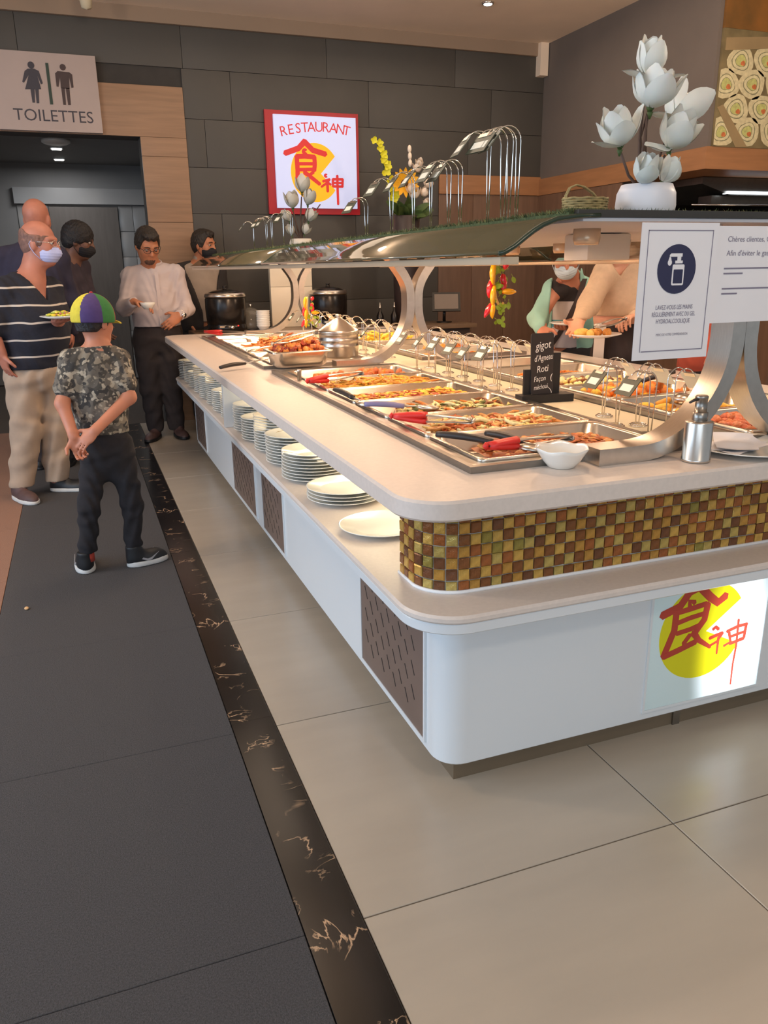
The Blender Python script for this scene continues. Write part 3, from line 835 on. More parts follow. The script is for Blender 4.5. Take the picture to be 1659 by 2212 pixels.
food('sliced_meat', 'red-brown sauced meat slices in the nearest left pan', .99, 1.39, 1.715, 1.975, ZB, .022, [('rust', (194, 106, 58)), ('ginger', (206, 124, 62)), ('sauce', (168, 88, 50)), ('straw', (222, 160, 92))], 420, 'flat', 1, .030)
food('onion_noodles', 'pale noodles with onion and red bits in the second left pan', 1.0, 1.40, 2.045, 2.29, ZB, .022, [('cream', (238, 206, 128)), ('straw', (222, 160, 92)), ('pale', (246, 226, 170)), ('rust', (194, 106, 58))], 380, 'strip', 2, .028)
food('mixed_vegetables', 'mixed green, white and orange vegetables in the third left pan', 1.02, 1.40, 2.375, 2.60, ZB, .02, [('pale', (246, 226, 170)), ('herb', (110, 112, 52)), ('cream', (238, 206, 128)), ('brown', (128, 76, 40)), ('orange', (226, 130, 50))], 360, 'strip', 3, .027)
food('gratin', 'long gratin with browned red top and yellow edge in the fourth left pan', .93, 1.41, 2.70, 2.935, ZB+.004, .024, [('gold', (240, 186, 62)), ('brick', (190, 84, 48)), ('amber', (226, 140, 56)), ('lemon', (244, 208, 70))], 800, 'flat', 4, .022)
food('golden_noodles', 'golden fried noodles in the fifth left pan', .94, 1.39, 3.03, 3.255, ZB+.004, .026, [('amber', (226, 140, 56)), ('gold', (240, 186, 62)), ('ochre', (206, 146, 50))], 480, 'strip', 5, .028)
food('fried_pieces', 'orange-brown fried pieces in the sixth left pan', .98, 1.40, 3.37, 3.57, ZB, .022, [('orange', (226, 130, 50)), ('rust', (194, 106, 58)), ('ginger', (206, 124, 62))], 150, 'chunk', 6, .036)
# far left well
lab_f = ['first pan of the far left well, half hidden behind the sausage pan', 'second pan of the far left well, holding stir-fried noodles', 'third pan of the far left well, with tongs laid across', 'fourth pan of the far left well', 'fifth pan of the far left well', 'farthest pan of the far left well near the white worktop end']
for i in range(6):
    make_pan(XC, 4.09+i*.325, .552, .321, .062, lab_f[i])
NOO = [('amber', (226, 140, 56)), ('rust', (186, 88, 42)), ('ginger', (206, 124, 62)), ('straw', (222, 160, 92))]
food('stir_fried_noodles', 'nearer heap of orange-brown stir-fried noodles in the far left well', 1.04, 1.42, 4.615, 4.865, ZB, .07, NOO, 380, 'strip', 8, .036)
food('stir_fried_noodles', 'farther heap of orange-brown stir-fried noodles in the far left well', 1.06, 1.42, 4.94, 5.19, ZB, .075, NOO, 380, 'strip', 18, .036)
# right wells
XR = (1.74+2.275)/2; DX = .095
lab_r = ['nearest right food pan holding red meat chunks', 'second right food pan holding yellow potato wedges', 'third right food pan holding orange fried pieces', 'fourth right food pan holding mushrooms and pale sauce', 'fifth right food pan behind the chalkboard', 'sixth right food pan behind the label stands']
for i in range(6):
    make_pan(XR, 1.845+i*.325, .552, .321, .062, lab_r[i])
food('red_meat_chunks', 'red glazed meat chunks in the nearest right pan', 1.68+DX, 2.12+DX, 1.715, 1.975, ZB, .03, [('coral', (206, 112, 76)), ('rust', (194, 106, 58)), ('salmon', (218, 138, 96))], 330, 'chunk', 9, .034)
WEDGE = [fcol('wedge_a', (240, 186, 70), .4, .15), fcol('wedge_b', (228, 160, 54), .4, .15)]
rw = random.Random(21); wd = []
for k in range(3):
    q = MB(); L = .024+.004*k
    pts = [V(math.cos(a)*L, math.sin(a)*L*.5, 0) for a in (-.2, .5, 1.2, 1.9, 2.6, 3.3)]
    q.tube(pts, [.004, .010, .013, .013, .010, .004], 7); o = q.build('potato_wedge', WEDGE[k % 2]); wd.append(o.data); bpy.data.objects.remove(o)
for i in range(46):
    o = bpy.data.objects.new('potato_wedge', wd[i % 3]); C.objects.link(o)
    u, v = rw.uniform(-1, 1), rw.uniform(-1, 1)
    o.location = (2.0+u*.21, 2.17+v*.105, ZB-.012+.014*(i % 4)); o.rotation_euler = (rw.uniform(-.6, .6), rw.uniform(-.5, .5), rw.uniform(0, 6))
    tag(o, 'yellow potato wedge lying in the second right pan', 'potato', 'potato wedges in the second right pan')
food('battered_pieces', 'orange battered pieces with a ladle in the third right pan', 1.70+DX, 2.05+DX, 2.38, 2.62, ZB, .03, [('orange', (226, 130, 50)), ('amber', (226, 140, 56)), ('gold', (240, 186, 62))], 120, 'chunk', 10, .042)
food('creamed_mushrooms', 'pale sauced mushrooms in the fourth right pan', 1.72+DX, 2.12+DX, 2.71, 2.93, ZB, .02, [('cream', (238, 206, 128)), ('brown', (128, 76, 40)), ('pale', (246, 226, 170))], 160, 'chunk', 11, .03)
food('orange_rice', 'thin layer of orange fried rice in the fifth right pan', 1.70+DX, 2.12+DX, 3.03, 3.25, ZB, .016, [('orange', (226, 130, 50)), ('amber', (226, 140, 56))], 320, 'flat', 12, .018)
for i in range(6):
    make_pan(XR, 4.09+i*.325, .552, .321, .062, ['first', 'second', 'third', 'fourth', 'fifth', 'farthest'][i]+' pan of the far right well beyond the middle support')
food('yellow_cubes', 'bright yellow cut pieces heaped in the far right well', 1.70+DX, 2.0+DX, 4.95, 5.2, ZB, .07, [('lemon', (244, 208, 70)), ('gold', (240, 186, 62))], 150, 'strip', 13, .034)
food('orange_slices', 'scattered orange pieces in a pan of the far right well', 1.70+DX, 2.10+DX, 4.0, 4.2, ZB, .016, [('orange', (226, 130, 50)), ('gold', (240, 186, 62))], 70, 'flat', 14, .034)
food('fried_rolls', 'small heap of fried rolls in a pan of the far right well', 1.85+DX, 2.12+DX, 4.3, 4.5, ZB, .03, [('ginger', (206, 124, 62)), ('amber', (226, 140, 56))], 60, 'chunk', 15, .04)
# raised pan of sausages with tongs, standing on the middle support foot
t = make_pan(.985, 3.80, .30, .225, .075, 'deep steel pan heaped with sausage pieces raised beside the middle support', name='sausage_pan', z=.925, lip=1)
food('sausage_pieces', 'heap of red-brown sausage slices and chunks in the raised steel pan', .86, 1.11, 3.715, 3.885, .905, .062, [('sausage', (176, 74, 46)), ('slice', (214, 128, 74)), ('darkred', (140, 52, 36)), ('amber', (226, 140, 56))], 210, 'disc', 16, .034)
rbox_obj('raiser_block', STEELD, (.90, 3.74, .8475, 1.07, 3.86, .848), .0002) if False else None

# ------------------------------------------------------------------ serving tools
def tongs(label, a, b, grip, z0, z1, open_=.03, gl=.42, head='scallop', cat='tongs'):
    """two sprung blades from the closed handle end a to the tips b; grip = material of the handle sleeves or None"""
    A, B = V(*a, z0), V(*b, z1); d = nrm(B-A); L = np.linalg.norm(B-A); up = V(0, 0, 1); up = nrm(up-d*np.dot(up, d)); sd = np.cross(d, up)
    t = thing('serving_tongs', label, cat, tuple(A))
    for s_ in (-1, 1):
        q = MB(); path = []; rr_ = []
        for k in range(13):
            f = k/12; o_ = .62*open_*math.sin(min(1, f*1.35)*PI*.62)*(1-.55*f)
            path.append(A+d*L*f+up*s_*o_); rr_.append(.010+.003*math.sin(f*PI)+(.009*max(0, (f-.84)/.16) if head else 0))
        q.tube(path, rr_, 8, flat=.22, up=up); q.build('blade', STEEL, t)
        if head:
            q = MB()
            for k in range(5):
                e_ = sd*(k-2)*.007; q.ell(path[-1]+e_+d*.004-up*s_*.003, (.0045, .0045, .004), nu=6, nv=4)
            q.build('tip_scallops', STEEL, t)
        if grip is not None:
            q = MB(); n_ = max(3, int(13*gl))
            q.tube([p for p in path[:n_]], [max(x, .0125)+.0045 for x in rr_[:n_]], 8, flat=.6, up=up); q.build('handle_grip', grip, t)
    q = MB(); q.tube([A-d*.006+up*.006, A-d*.012, A-d*.006-up*.006], .007, 8); q.build('hinge', grip or STEEL, t)
    return t
def spoon(label, a, b, z0, z1, hm, hl=.5, bowl=.03, name='serving_spoon', cat='spoon'):
    A, B = V(*a, z0), V(*b, z1); d = nrm(B-A); L = np.linalg.norm(B-A); up = V(0, 0, 1); up = nrm(up-d*np.dot(up, d))
    t = thing(name, label, cat, tuple(A))
    q = MB(); n = 10
    q.tube([A+d*L*hl*k/n+up*.004*math.sin(PI*k/n) for k in range(n+1)], [.009+.004*math.sin(PI*(.15+.7*k/n)) for k in range(n+1)], 10, flat=.75, up=up); q.build('handle', hm, t)
    q = MB(); q.tube([A+d*L*(hl-.02), A+d*L*.8+up*.003, B-d*bowl], .0045, 8, flat=.6, up=up); q.build('shaft', STEEL, t)
    R = np.column_stack([d, np.cross(up, d), up]); q = MB(); q.ell(B, (bowl*1.35, bowl, .008), R, 14, 6); q.build('spoon_bowl', STEEL, t)
    return t
BLK = mat('black_handle', (52, 46, 44), .45, noise=(8, .08)); LIL = mat('lilac_handle', (138, 134, 176), .5, noise=(8, .06))
tongs('red-handled tongs lying across the edge of the second left pan', (.868, 2.215), (1.06, 2.075), RED, .868, .862, .022, .48)
tongs('red-handled tongs lying nearest the rounded worktop corner', (.935, 1.735), (1.19, 1.765), RED, .866, .860, .02, .45)
tongs('red-handled tongs across the fifth left pan', (.845, 3.10), (1.10, 3.20), RED, .868, .872, .024, .42)
tongs('red-handled tongs at the far end of the worktop', (.86, 5.95), (1.20, 5.30), RED, .872, .88, .03, .35)
tongs('all-steel tongs resting on top of the sausage heap', (.855, 3.735), (1.095, 3.85), None, .965, 1.0, .03)
tongs('all-steel tongs in the far left well between noodles and sausage pan', (.865, 4.42), (1.16, 4.60), None, .868, .868, .03)
tongs('all-steel tongs leaning in the third right pan', (1.92, 2.30), (2.04, 2.44), None, .935, .85, .025)
spoon('black-handled spoon on the flange in front of the nearest left pan', (.872, 1.915), (1.05, 1.72), .868, .854, BLK, .6)
spoon('short black-handled spoon with its bowl in the nearest left pan', (1.015, 1.90), (1.10, 1.72), .862, .846, BLK, .58, .024)
spoon('lilac-handled spoon lying by the third left pan', (.853, 2.45), (1.06, 2.40), .870, .852, LIL, .62)
spoon('black-handled spoon lying by the fourth left pan', (.868, 2.82), (.885, 2.53), .868, .858, BLK, .6)
spoon('long dark-handled server sticking out from under the sausage pan', (.615, 3.86), (.94, 4.06), .852, .862, BLK, .42)
spoon('dark-handled ladle leaning in the third right pan', (2.01, 2.33), (1.86, 2.50), .925, .842, BLK, .5, .04, 'serving_ladle', 'ladle')
t = thing('serving_ladle', 'steel ladle head lying in the second right pan', 'ladle', (2.02, 2.30, .85))
q = MB(); q.ell((2.0, 2.26, .835), (.042, .042, .022), nu=14, nv=6); q.build('ladle_bowl', STEEL, t)
q = MB(); q.tube([(2.0, 2.26, .848), (2.06, 2.33, .868), (2.19, 2.44, .88)], .006, 8); q.build('handle', STEEL, t)
t = thing('lid_knob_stand', 'short upright steel peg on the well edge by the fifth left pan', 'peg', (.868, 3.34, .8385))
q = MB(); q.lathe([(.009, .8385), (.009, .875), (.011, .877), (.011, .884), (.009, .886)], 14, (.868, 3.34, 0)); q.build('peg', STEEL, t)

# steel pot with conical lid
t = thing('soup_pot', 'round steel pot with conical lid standing behind the sausage pan', 'pot', (1.285, 4.08, .847))
q = MB(); pr = [(.085, .847), (.098, .85), (.102, .86), (.104, .905), (.1065, .908), (.104, .912), (.104, .935), (.107, .939), (.104, .943), (.104, .965), (.108, .968), (.108, .973), (.100, .973)]
q.lathe(pr, 36, (1.285, 4.08, 0)); q.build('pot_body', STEEL, t)
q = MB(); q.lathe([(.110, .9735), (.110, .984), (.104, .990), (.06, 1.022), (.02, 1.048), (.010, 1.05), (.010, 1.056), (.016, 1.06), (.016, 1.067), (0, 1.07)], 36, (1.285, 4.08, 0)); q.build('lid', STEEL, t)

# ------------------------------------------------------------------ label stands
CARD = mat('label_card', (70, 72, 56), .5, noise=(8, .1)); CARDW = mat('label_white', (236, 230, 210), .6, noise=(9, .03)); CARDC = mat('label_clear', (226, 214, 184), .4, noise=(9, .03))
def make_stand(left, h, clear=False, loc=(0, 0, 0), label=''):
    s = -1 if left else 1
    t = thing('label_stand', label, 'label holder', loc)
    q = MB(); lp_ = [(.026*math.cos(a), .026*math.sin(a), .003) for a in np.linspace(0, 2*PI, 21)[:-1]]
    q.tube(lp_, .0022, 6, loop=True); q.tube([(x*.8, y*.8, .007) for x, y, z in lp_], .002, 6, loop=True); q.build('base_coil', CHROME, t, at=(0, 0, 0))
    tip = None
    for dy in (-1, 1):
        q = MB(); R = .036
        pts = [(-s*.004, dy*.006, .004), (-s*.004, dy*.012, h*.5), (-s*.004, dy*.015, h-R)]
        for k in range(1, 9):
            a = PI*.86*k/8; pts.append((-s*.004+s*R*(1-math.cos(a)), dy*.015, h-R+R*math.sin(a)))
        q.tube(pts, .0018, 6); q.build('wire', CHROME, t, at=(0, 0, 0)); tip = V(*pts[-1])
    d = nrm(V(s*.62, 0, -.78)); e = V(0, 1, 0); n_ = np.cross(d, e)
    c = V(tip[0], 0, tip[2])+d*.024
    q = MB(); q.obox(c, d*.030, e*.036, n_*.0012); q.build('card', CARDC if clear else CARD, t, at=(0, 0, 0))
    q = MB(); q.obox(c+d*.006+n_*(.0016 if n_[2] > 0 else -.0016), d*.011, e*.024, n_*.0004); q.build('card_text_field', CARDW, t, at=(0, 0, 0))
    q = MB(); q.obox(c-d*.026, d*.006, e*.02, n_*.003); q.build('clip', CHROME, t, at=(0, 0, 0))
    return t
rs_ = random.Random(9)
fr = [(1.548, 3.50), (1.55, 3.29), (1.552, 3.14), (1.553, 2.98), (1.548, 2.84), (1.553, 2.70)]
sides = ['left', 'right']
SL = 'wire label stand, '
posn = ['farthest of the row before the middle support', 'second of the row before the middle support', 'third of the row before the middle support', 'fourth of the row before the middle support', 'second behind the chalkboard', 'nearest behind the chalkboard']
for i, (x, y) in enumerate(fr):
    for s in (0, 1):
        make_stand(s == 0, .185+.01*rs_.random(), s == 1, (1.478 if s == 0 else 1.56, y+.03*(s-.5), .833), SL+'card facing %s, %s' % (sides[s], posn[i])).rotation_euler = (0, 0, rs_.uniform(-.2, .2))
near = [(1.545, 2.10, 1, 'card facing right, beside the chalkboard'), (1.478, 1.95, 0, 'card facing left, left of the hanging notice'), (1.545, 1.93, 1, 'card facing right, under the hanging notice'), (1.548, 1.80, 1, 'card facing right, nearest the steel support'), (1.478, 1.80, 0, 'card facing left, nearest the steel support')]
for x, y, s, w_ in near:
    make_stand(s == 0, .185, s == 1, (x, y, .833), SL+w_).rotation_euler = (0, 0, rs_.uniform(-.2, .2))
frr = ['nearest', 'second', 'third', 'fourth', 'fifth', 'sixth', 'seventh', 'eighth']
for i in range(8):
    for s in (0, 1):
        make_stand(s == 0, .18+.01*rs_.random(), s == 1, (1.478 if s == 0 else 1.56, 3.99+i*.22+.04*s, .833), SL+'card facing %s, %s in the row past the middle support' % (sides[s], frr[i])).rotation_euler = (0, 0, rs_.uniform(-.25, .25))
CZ = 1.4075
cs = ['nearest by the wicker basket', 'second from the wicker basket', 'third from the wicker basket', 'fourth from the wicker basket', 'in the middle of the canopy row', 'seventh from the wicker basket', 'eighth from the wicker basket', 'ninth from the wicker basket', 'farthest of the near canopy row']
for (x, y), w_ in zip(((1.155, 2.03), (1.145, 2.055), (1.14, 2.08), (1.12, 2.13), (1.16, 2.39), (1.135, 2.42), (1.135, 2.56), (1.14, 2.72), (1.14, 2.93)), cs):
    make_stand(True, .245 if y < 2.2 else .205, False, (x, y, CZ), 'wire label stand on the turf, '+w_).rotation_euler = (0, 0, rs_.uniform(-.15, .15))
make_stand(True, .175, False, (1.2, 3.38, CZ), 'wire label stand standing alone on the turf, left of the flower vase').rotation_euler = (0, 0, .2)
for i, (x, y) in enumerate(((1.2, 4.65), (1.2, 4.85), (1.2, 5.15), (1.2, 5.3), (1.2, 5.7))):
    make_stand(True, .205, False, (x, y, CZ), 'wire label stand on the far canopy, %s counted from the small flower pot' % ORD[i].replace('top', 'first')).rotation_euler = (0, 0, rs_.uniform(-.2, .2))

# ------------------------------------------------------------------ chalkboard sign
t = thing('chalkboard', 'small black chalkboard with white handwriting standing in a black block', 'chalkboard', (1.525, 2.44, .833))
BB = mat('slate_black', (46, 40, 38), .7, noise=(14, .12)); CH = mat('chalk_white', (240, 236, 228), .8, noise=(60, .05))
ang = .10; bx, by = V(math.cos(ang), -math.sin(ang), 0), V(math.sin(ang), math.cos(ang), 0); o_ = V(1.522, 2.44, .833)
q = MB(); q.obox(o_+V(.012, -.0, .014), bx*.10, by*.030, V(0, 0, .0135)); q.build('stand_block', DARK, t)
q = MB(); q.obox(o_+bx*.058+V(0, .012, .09), bx*.014, by*.006, V(0, 0, .08)); q.build('side_post', DARK, t)
q = MB(); q.obox(o_-bx*.052+V(0, .012, .065), bx*.014, by*.006, V(0, 0, .05)); q.build('side_post', DARK, t)
tilt = nrm(V(0, .06, 1)); fo = o_+V(0, 0, .028)
q = MB(); q.prism([(x, y) for x, y in rrect(-.043, .043, 0, .212, .008, 3)], fo+by*.004, bx, tilt, .006); q.build('slate', BB, t)
q = MB(); fr_ = fo-by*.0035
for s_, x, y, sz, sh in (('gigot', .002, .158, .040, .1), ("d'Agneau", .004, .118, .031, .1), ('Roti', .0, .078, .034, .1), ('(', .034, .05, .03, .1), ('Façon', -.010, .046, .027, .1), ('méchoui', -.006, .018, .024, .08), (')', .034, .008, .026, -.7)):
    add_text(q, s_, fr_+bx*x+tilt*y, bx+tilt*.12, tilt+bx*sh, sz, 0, 'c', None if len(s_) < 3 else {'gigot': .058, "d'Agneau": .070, 'Roti': .042, 'Façon': .044, 'méchoui': .052}[s_])
q.build('handwriting', CH, t)

# ------------------------------------------------------------------ things on the near worktop edge
t = thing('soap_dispenser', 'brushed steel pump dispenser standing at the near worktop edge', 'dispenser', (1.395, 1.515, .8302))
cx, cy = 1.395, 1.515
q = MB(); q.lathe([(.030, .8303), (.0345, .832), (.0345, .838), (.0335, .839), (.0335, .928), (.032, .931), (.020, .934), (.018, .934)], 32, (cx, cy, 0)); q.build('bottle', STEEL, t)
q = MB(); q.lathe([(.018, .934), (.0185, .935), (.0185, .953), (.016, .954), (.0145, .954), (.0145, .986), (.0155, .987), (.0155, .992), (.013, .994)], 24, (cx, cy, 0)); q.build('pump_head', STEELD, t)
q = MB(); q.tube([(cx, cy, .984), (cx-.022, cy-.002, .985), (cx-.038, cy-.003, .979)], [.006, .005, .0035], 8, flat=.7); q.build('spout', BLK, t)
t = thing('white_bowl', 'small empty white bowl with wavy rim at the near worktop edge', 'bowl', (1.062, 1.60, .8302))
q = MB(); n = 40; pr = [(.030, .8304), (.033, .832), (.045, .846), (.060, .869), (.0655, .8785), (.064, .8795), (.058, .871), (.042, .848), (.028, .838), (.001, .836)]
q.rings([[(1.062+r*(1+(.035*math.cos(6*2*PI*i/n) if r > .055 else 0))*math.cos(2*PI*i/n), 1.60+r*(1+(.035*math.cos(6*2*PI*i/n) if r > .055 else 0))*math.sin(2*PI*i/n), z+(.0025*math.cos(6*2*PI*i/n) if r > .055 else 0)) for i in range(n)] for r, z in pr])
q.build('bowl', PLATE, t)
o = plate_mesh(.15).build('plate', PLATE, at=(0, 0, 0)); o.location = (1.60, 1.555, .8303)
tag(o, 'large white plate with paper napkins at the right worktop edge', 'plate')
for i, (x, y, a, z) in enumerate(((1.555, 1.56, .3, .8366), (1.56, 1.565, -.35, .8405), (1.575, 1.575, .9, .8445))):
    q = MB(); N = 10; vs = []
    for a_ in range(N+1):
        for b_ in range(N+1):
            u, v = (a_/N-.5)*.15, (b_/N-.5)*.10
            vs.append((x+u*math.cos(a)-v*math.sin(a), y+u*math.sin(a)+v*math.cos(a), z+.004*math.sin(u*60+i)*math.cos(v*40)+.004+.012*max(0, u/.075)**2))
    fs = [(a_*(N+1)+b_, (a_+1)*(N+1)+b_, (a_+1)*(N+1)+b_+1, a_*(N+1)+b_+1) for a_ in range(N) for b_ in range(N)]
    k = len(vs); q.add(vs+[(p[0], p[1], p[2]-.0012) for p in vs], fs+[tuple(k+j for j in f[::-1]) for f in fs])
    tag(q.build('paper_napkin', PAPER, at=(x, y, z)), 'white folded paper napkin on the large plate, %s of the pile' % ['lowest', 'middle', 'uppermost'][i], 'napkin', 'paper napkins on the plate')

# ------------------------------------------------------------------ notices hung on the canopy end
def sheet(x0, x1, z0, z1, y, bend, par, name='sheet', dx=0):
    q = MB(); N = 12; vs = []
    for a_ in range(N+1):
        for b_ in range(N+1):
            u, v = a_/N, b_/N
            vs.append((x0+(x1-x0)*u+dx*(1-v), y-bend*(1-v)**2*(.4+.6*abs(u-.4)*2)-.002, z0+(z1-z0)*v))
    fs = [(a_*(N+1)+b_, (a_+1)*(N+1)+b_, (a_+1)*(N+1)+b_+1, a_*(N+1)+b_+1) for a_ in range(N) for b_ in range(N)]
    k = len(vs); q.add(vs+[(p[0], p[1]+.0008, p[2]) for p in vs], fs+[tuple(k+j for j in f[::-1]) for f in fs])
    return q.build(name, PAPER, par)
t = thing('hygiene_notice', 'white framed hygiene notice with a navy pump bottle icon hung on the canopy end', 'notice', (1.245, 1.465, 1.39))
sheet(1.140, 1.347, 1.094, 1.384, 1.466, .0, t)
yp = 1.4632
q = MB()
for a, b, c, d in ((1.158, 1.367, 1.332, 1.369), (1.162, 1.112, 1.329, 1.114), (1.158, 1.112, 1.1595, 1.369), (1.3305, 1.112, 1.332, 1.369)): q.box(a, yp-.0003, b, c, yp, d)
q.build('border', INKG, t)
q = MB(); q.prism([(.0515*math.cos(a), .052*math.sin(a)) for a in np.linspace(0, 2*PI, 41)[:-1]], (1.240, yp, 1.288), ux, uz, .0003); q.build('icon_disc', INK, t)
q = MB(); oo = (1.240, yp-.0004, 1.288)
q.prism([(x, y) for x, y in rrect(-.012, .020, -.034, .010, .003, 2)], oo, ux, uz, .0003)
q.prism([(-.006, .012), (.014, .012), (.014, .018), (-.006, .018)], oo, ux, uz, .0003)
q.prism([(-.001, .018), (.009, .018), (.009, .026), (-.001, .026)], oo, ux, uz, .0003)
q.prism([(-.022, .026), (.012, .026), (.012, .033), (-.018, .033), (-.022, .030)], oo, ux, uz, .0003)
q.prism([(-.0205+.0055*math.cos(a), .014+.0065*math.sin(a)+(.005 if math.sin(a) > .9 else 0)) for a in np.linspace(0, 2*PI, 17)[:-1]], oo, ux, uz, .0003)
q.build('pump_icon', PAPER, t)
q = MB(); q.prism([(x, y) for x, y in rrect(-.0085, .0165, -.030, -.0005, .001, 1)], (1.240, yp-.0008, 1.288), ux, uz, .0002); q.build('pump_icon_label', INK, t)
q = MB()
for s_, z, wd_ in (('LAVEZ-VOUS LES MAINS', 1.203, .100), ('RÉGULIÈREMENT AVEC DU GEL', 1.188, .118), ('HYDROALCOOLIQUE', 1.173, .092)):
    add_text(q, s_, (1.243, yp-.0003, z), ux, uz, .0135, 0, 'c', wd_)
add_text(q, 'MERCI DE VOTRE COMPRÉHENSION', (1.243, yp-.0003, 1.146), ux, uz, .0075, 0, 'c', .086)
q.build('lettering', INKG, t)
t = thing('customer_notice', 'white notice with grey text lines at the right frame edge beside the icon notice', 'notice', (1.5, 1.465, 1.39))
sheet(1.349, 1.646, 1.168, 1.378, 1.470, .0, t)
q = MB(); yq = 1.4672
for s_, x, z, sz in (('Chères clientes, Chers clients', 1.378, 1.345, .0165), ("Afin d'éviter le gaspillage", 1.378, 1.315, .0165)): add_text(q, s_, (x, yq, z), ux, uz, sz, 0, 'l')
for z, x1 in ((1.286, 1.615), (1.275, 1.43), (1.242, 1.63), (1.231, 1.42)): q.box(1.375, yq-.0002, z, x1, yq, z+.0032)
q.build('lettering', INKG, t)
# ------------------------------------------------------------------ signs on the far wall
t = thing('toilet_sign', 'pale board reading TOILETTES with woman and man figures above the doorway', 'sign', (-.01, 7.22, 2.35))
rbox_obj('board', mat('sign_board', (176, 158, 150), .6, noise=(4, .03)), (-.385, 7.222, 2.35, .365, 7.268, 2.896), .003, t)
PIC = mat('pictogram_slate', (58, 54, 62), .6, noise=(9, .06)); PICG = mat('bar_green', (42, 60, 48), .6, noise=(9, .06)); PICB = mat('pictogram_brown', (66, 48, 46), .6, noise=(9, .06))
def circ(r, n=24, x=0, y=0): return [(x+r*math.cos(a), y+r*math.sin(a)) for a in np.linspace(0, 2*PI, n+1)[:-1]]
so = (0, 7.2219, 0)
q = MB(); q.prism(circ(.024, 20, -.104, 2.803), so, ux, uz, .003)
for pl in ([(-.131, 2.777), (-.085, 2.78), (-.054, 2.766), (-.036, 2.683), (-.05, 2.674), (-.07, 2.741), (-.053, 2.642), (-.167, 2.635), (-.128, 2.737), (-.169, 2.679), (-.18, 2.686), (-.154, 2.76)], [(-.129, 2.637), (-.1, 2.639), (-.109, 2.546), (-.127, 2.545)], [(-.096, 2.639), (-.071, 2.641), (-.080, 2.543), (-.098, 2.542)]): q.prism(pl, so, ux, uz, .003)
q.build('woman_figure', PIC, t)
q = MB(); q.prism([(-.001, 2.825), (.02, 2.825), (.02, 2.54), (-.002, 2.539)], so, ux, uz, .003); q.build('bar', PICG, t)
q = MB(); q.prism(circ(.022, 20, .121, 2.803), so, ux, uz, .003)
for pl in ([(.08, 2.774), (.163, 2.771), (.183, 2.756), (.183, 2.667), (.167, 2.662), (.159, 2.739), (.153, 2.655), (.09, 2.658), (.093, 2.735), (.074, 2.665), (.06, 2.668), (.061, 2.757)], [(.092, 2.66), (.118, 2.66), (.113, 2.541), (.093, 2.541)], [(.124, 2.66), (.152, 2.66), (.148, 2.542), (.128, 2.541)]): q.prism(pl, so, ux, uz, .003)
q.build('man_figure', PICB, t)
q = MB(); add_text(q, 'TOILETTES', (.015, 7.2215, 2.420), ux, uz, .118, 0, 'c', .575); q.build('lettering', PIC, t)

SX0, SX1, SZ0, SZ1 = 1.752, 2.490, 1.812, 2.557
t = thing('restaurant_sign', 'lit white sign reading RESTAURANT with red characters over an orange disc in red frame', 'sign', (2.11, 7.26, 2.18))
rbox_obj('frame', mat('sign_red_frame', (176, 34, 44), .4, noise=(4, .08)), (1.682, 7.25, 1.762, 2.522, 7.2815, 2.594), .003, t)
LIT = mat('sign_lit_white', (176, 184, 216), .4, emit=.5, noise=(2, .02), emit_col=(214, 220, 255))
rbox_obj('light_box', LIT, (SX0, 7.225, SZ0, SX1, 7.2495, SZ1), .002, t)
def uvp(px, py): return (SX0+(px-150)/985*(SX1-SX0), SZ1-(py-165-(px-150)*.048)/(1105)*(SZ1-SZ0)*1.0)
OR = mat('sign_lit_orange', (255, 172, 16), .5, emit=.48, noise=(2, .02)); SR = mat('sign_lit_red', (206, 44, 44), .5, emit=.3, noise=(2, .03))
ysn = 7.2249
q = MB(); c0 = uvp(622, 860); pk = [uvp(690, 872)]+[(c0[0]+.221*math.cos(a), c0[1]+.240*math.sin(a)) for a in np.linspace(.60, 2*PI-.62, 56)]
q.prism(pk, (0, ysn, 0), ux, uz, .0012); q.build('disc', OR, t)
SG = [(58, [(512, 480), (430, 565), (265, 622)], .95), (58, [(505, 490), (600, 590), (755, 640)], .95),
      (48, [(403, 655), (408, 820), (402, 985)], 1), (48, [(400, 662), (500, 660), (622, 672)], 1), (46, [(615, 668), (618, 760), (608, 835)], 1), (34, [(405, 748), (610, 752)], 1), (36, [(405, 818), (612, 818)], 1),
      (46, [(400, 985), (470, 960), (535, 925)], .8), (46, [(488, 850), (560, 905), (672, 1000)], .8), (36, [(598, 850), (545, 890)], .8),
      (28, [(710, 965), (795, 945)], 1), (28, [(790, 945), (745, 995), (688, 1032)], .8), (30, [(765, 985), (765, 1092)], 1), (24, [(775, 985), (806, 1008)], 1),
      (26, [(832, 940), (832, 1030)], 1), (26, [(832, 943), (958, 948)], 1), (26, [(955, 945), (948, 1040)], 1), (22, [(832, 988), (955, 993)], 1), (26, [(832, 1030), (955, 1036)], 1), (28, [(888, 900), (888, 1080), (890, 1255)], .9)]
q = MB()
for k_, (wd_, pts, tp) in enumerate(SG): stroke(q, [uvp(*p) for p in pts], wd_*.00082, (0, ysn-.0013, 0), ux, uz, .0012+.00012*k_, 0, tp)
for (px_, py_), r_ in (((503, 605), .027), ((748, 897), .018)):
    c1 = uvp(px_, py_)
    q.prism([(c1[0]+r_*.1, c1[1])]+[(c1[0]+r_*math.cos(a), c1[1]+r_*math.sin(a)) for a in np.linspace(.5, 2*PI-.5, 20)], (0, ysn-.0013, 0), ux, uz, .0012)
q.build('characters', SR, t)
q = MB(); word = 'RESTAURANT'; wx = [0, .112, .225, .33, .435, .555, .67, .785, .90, 1.0]
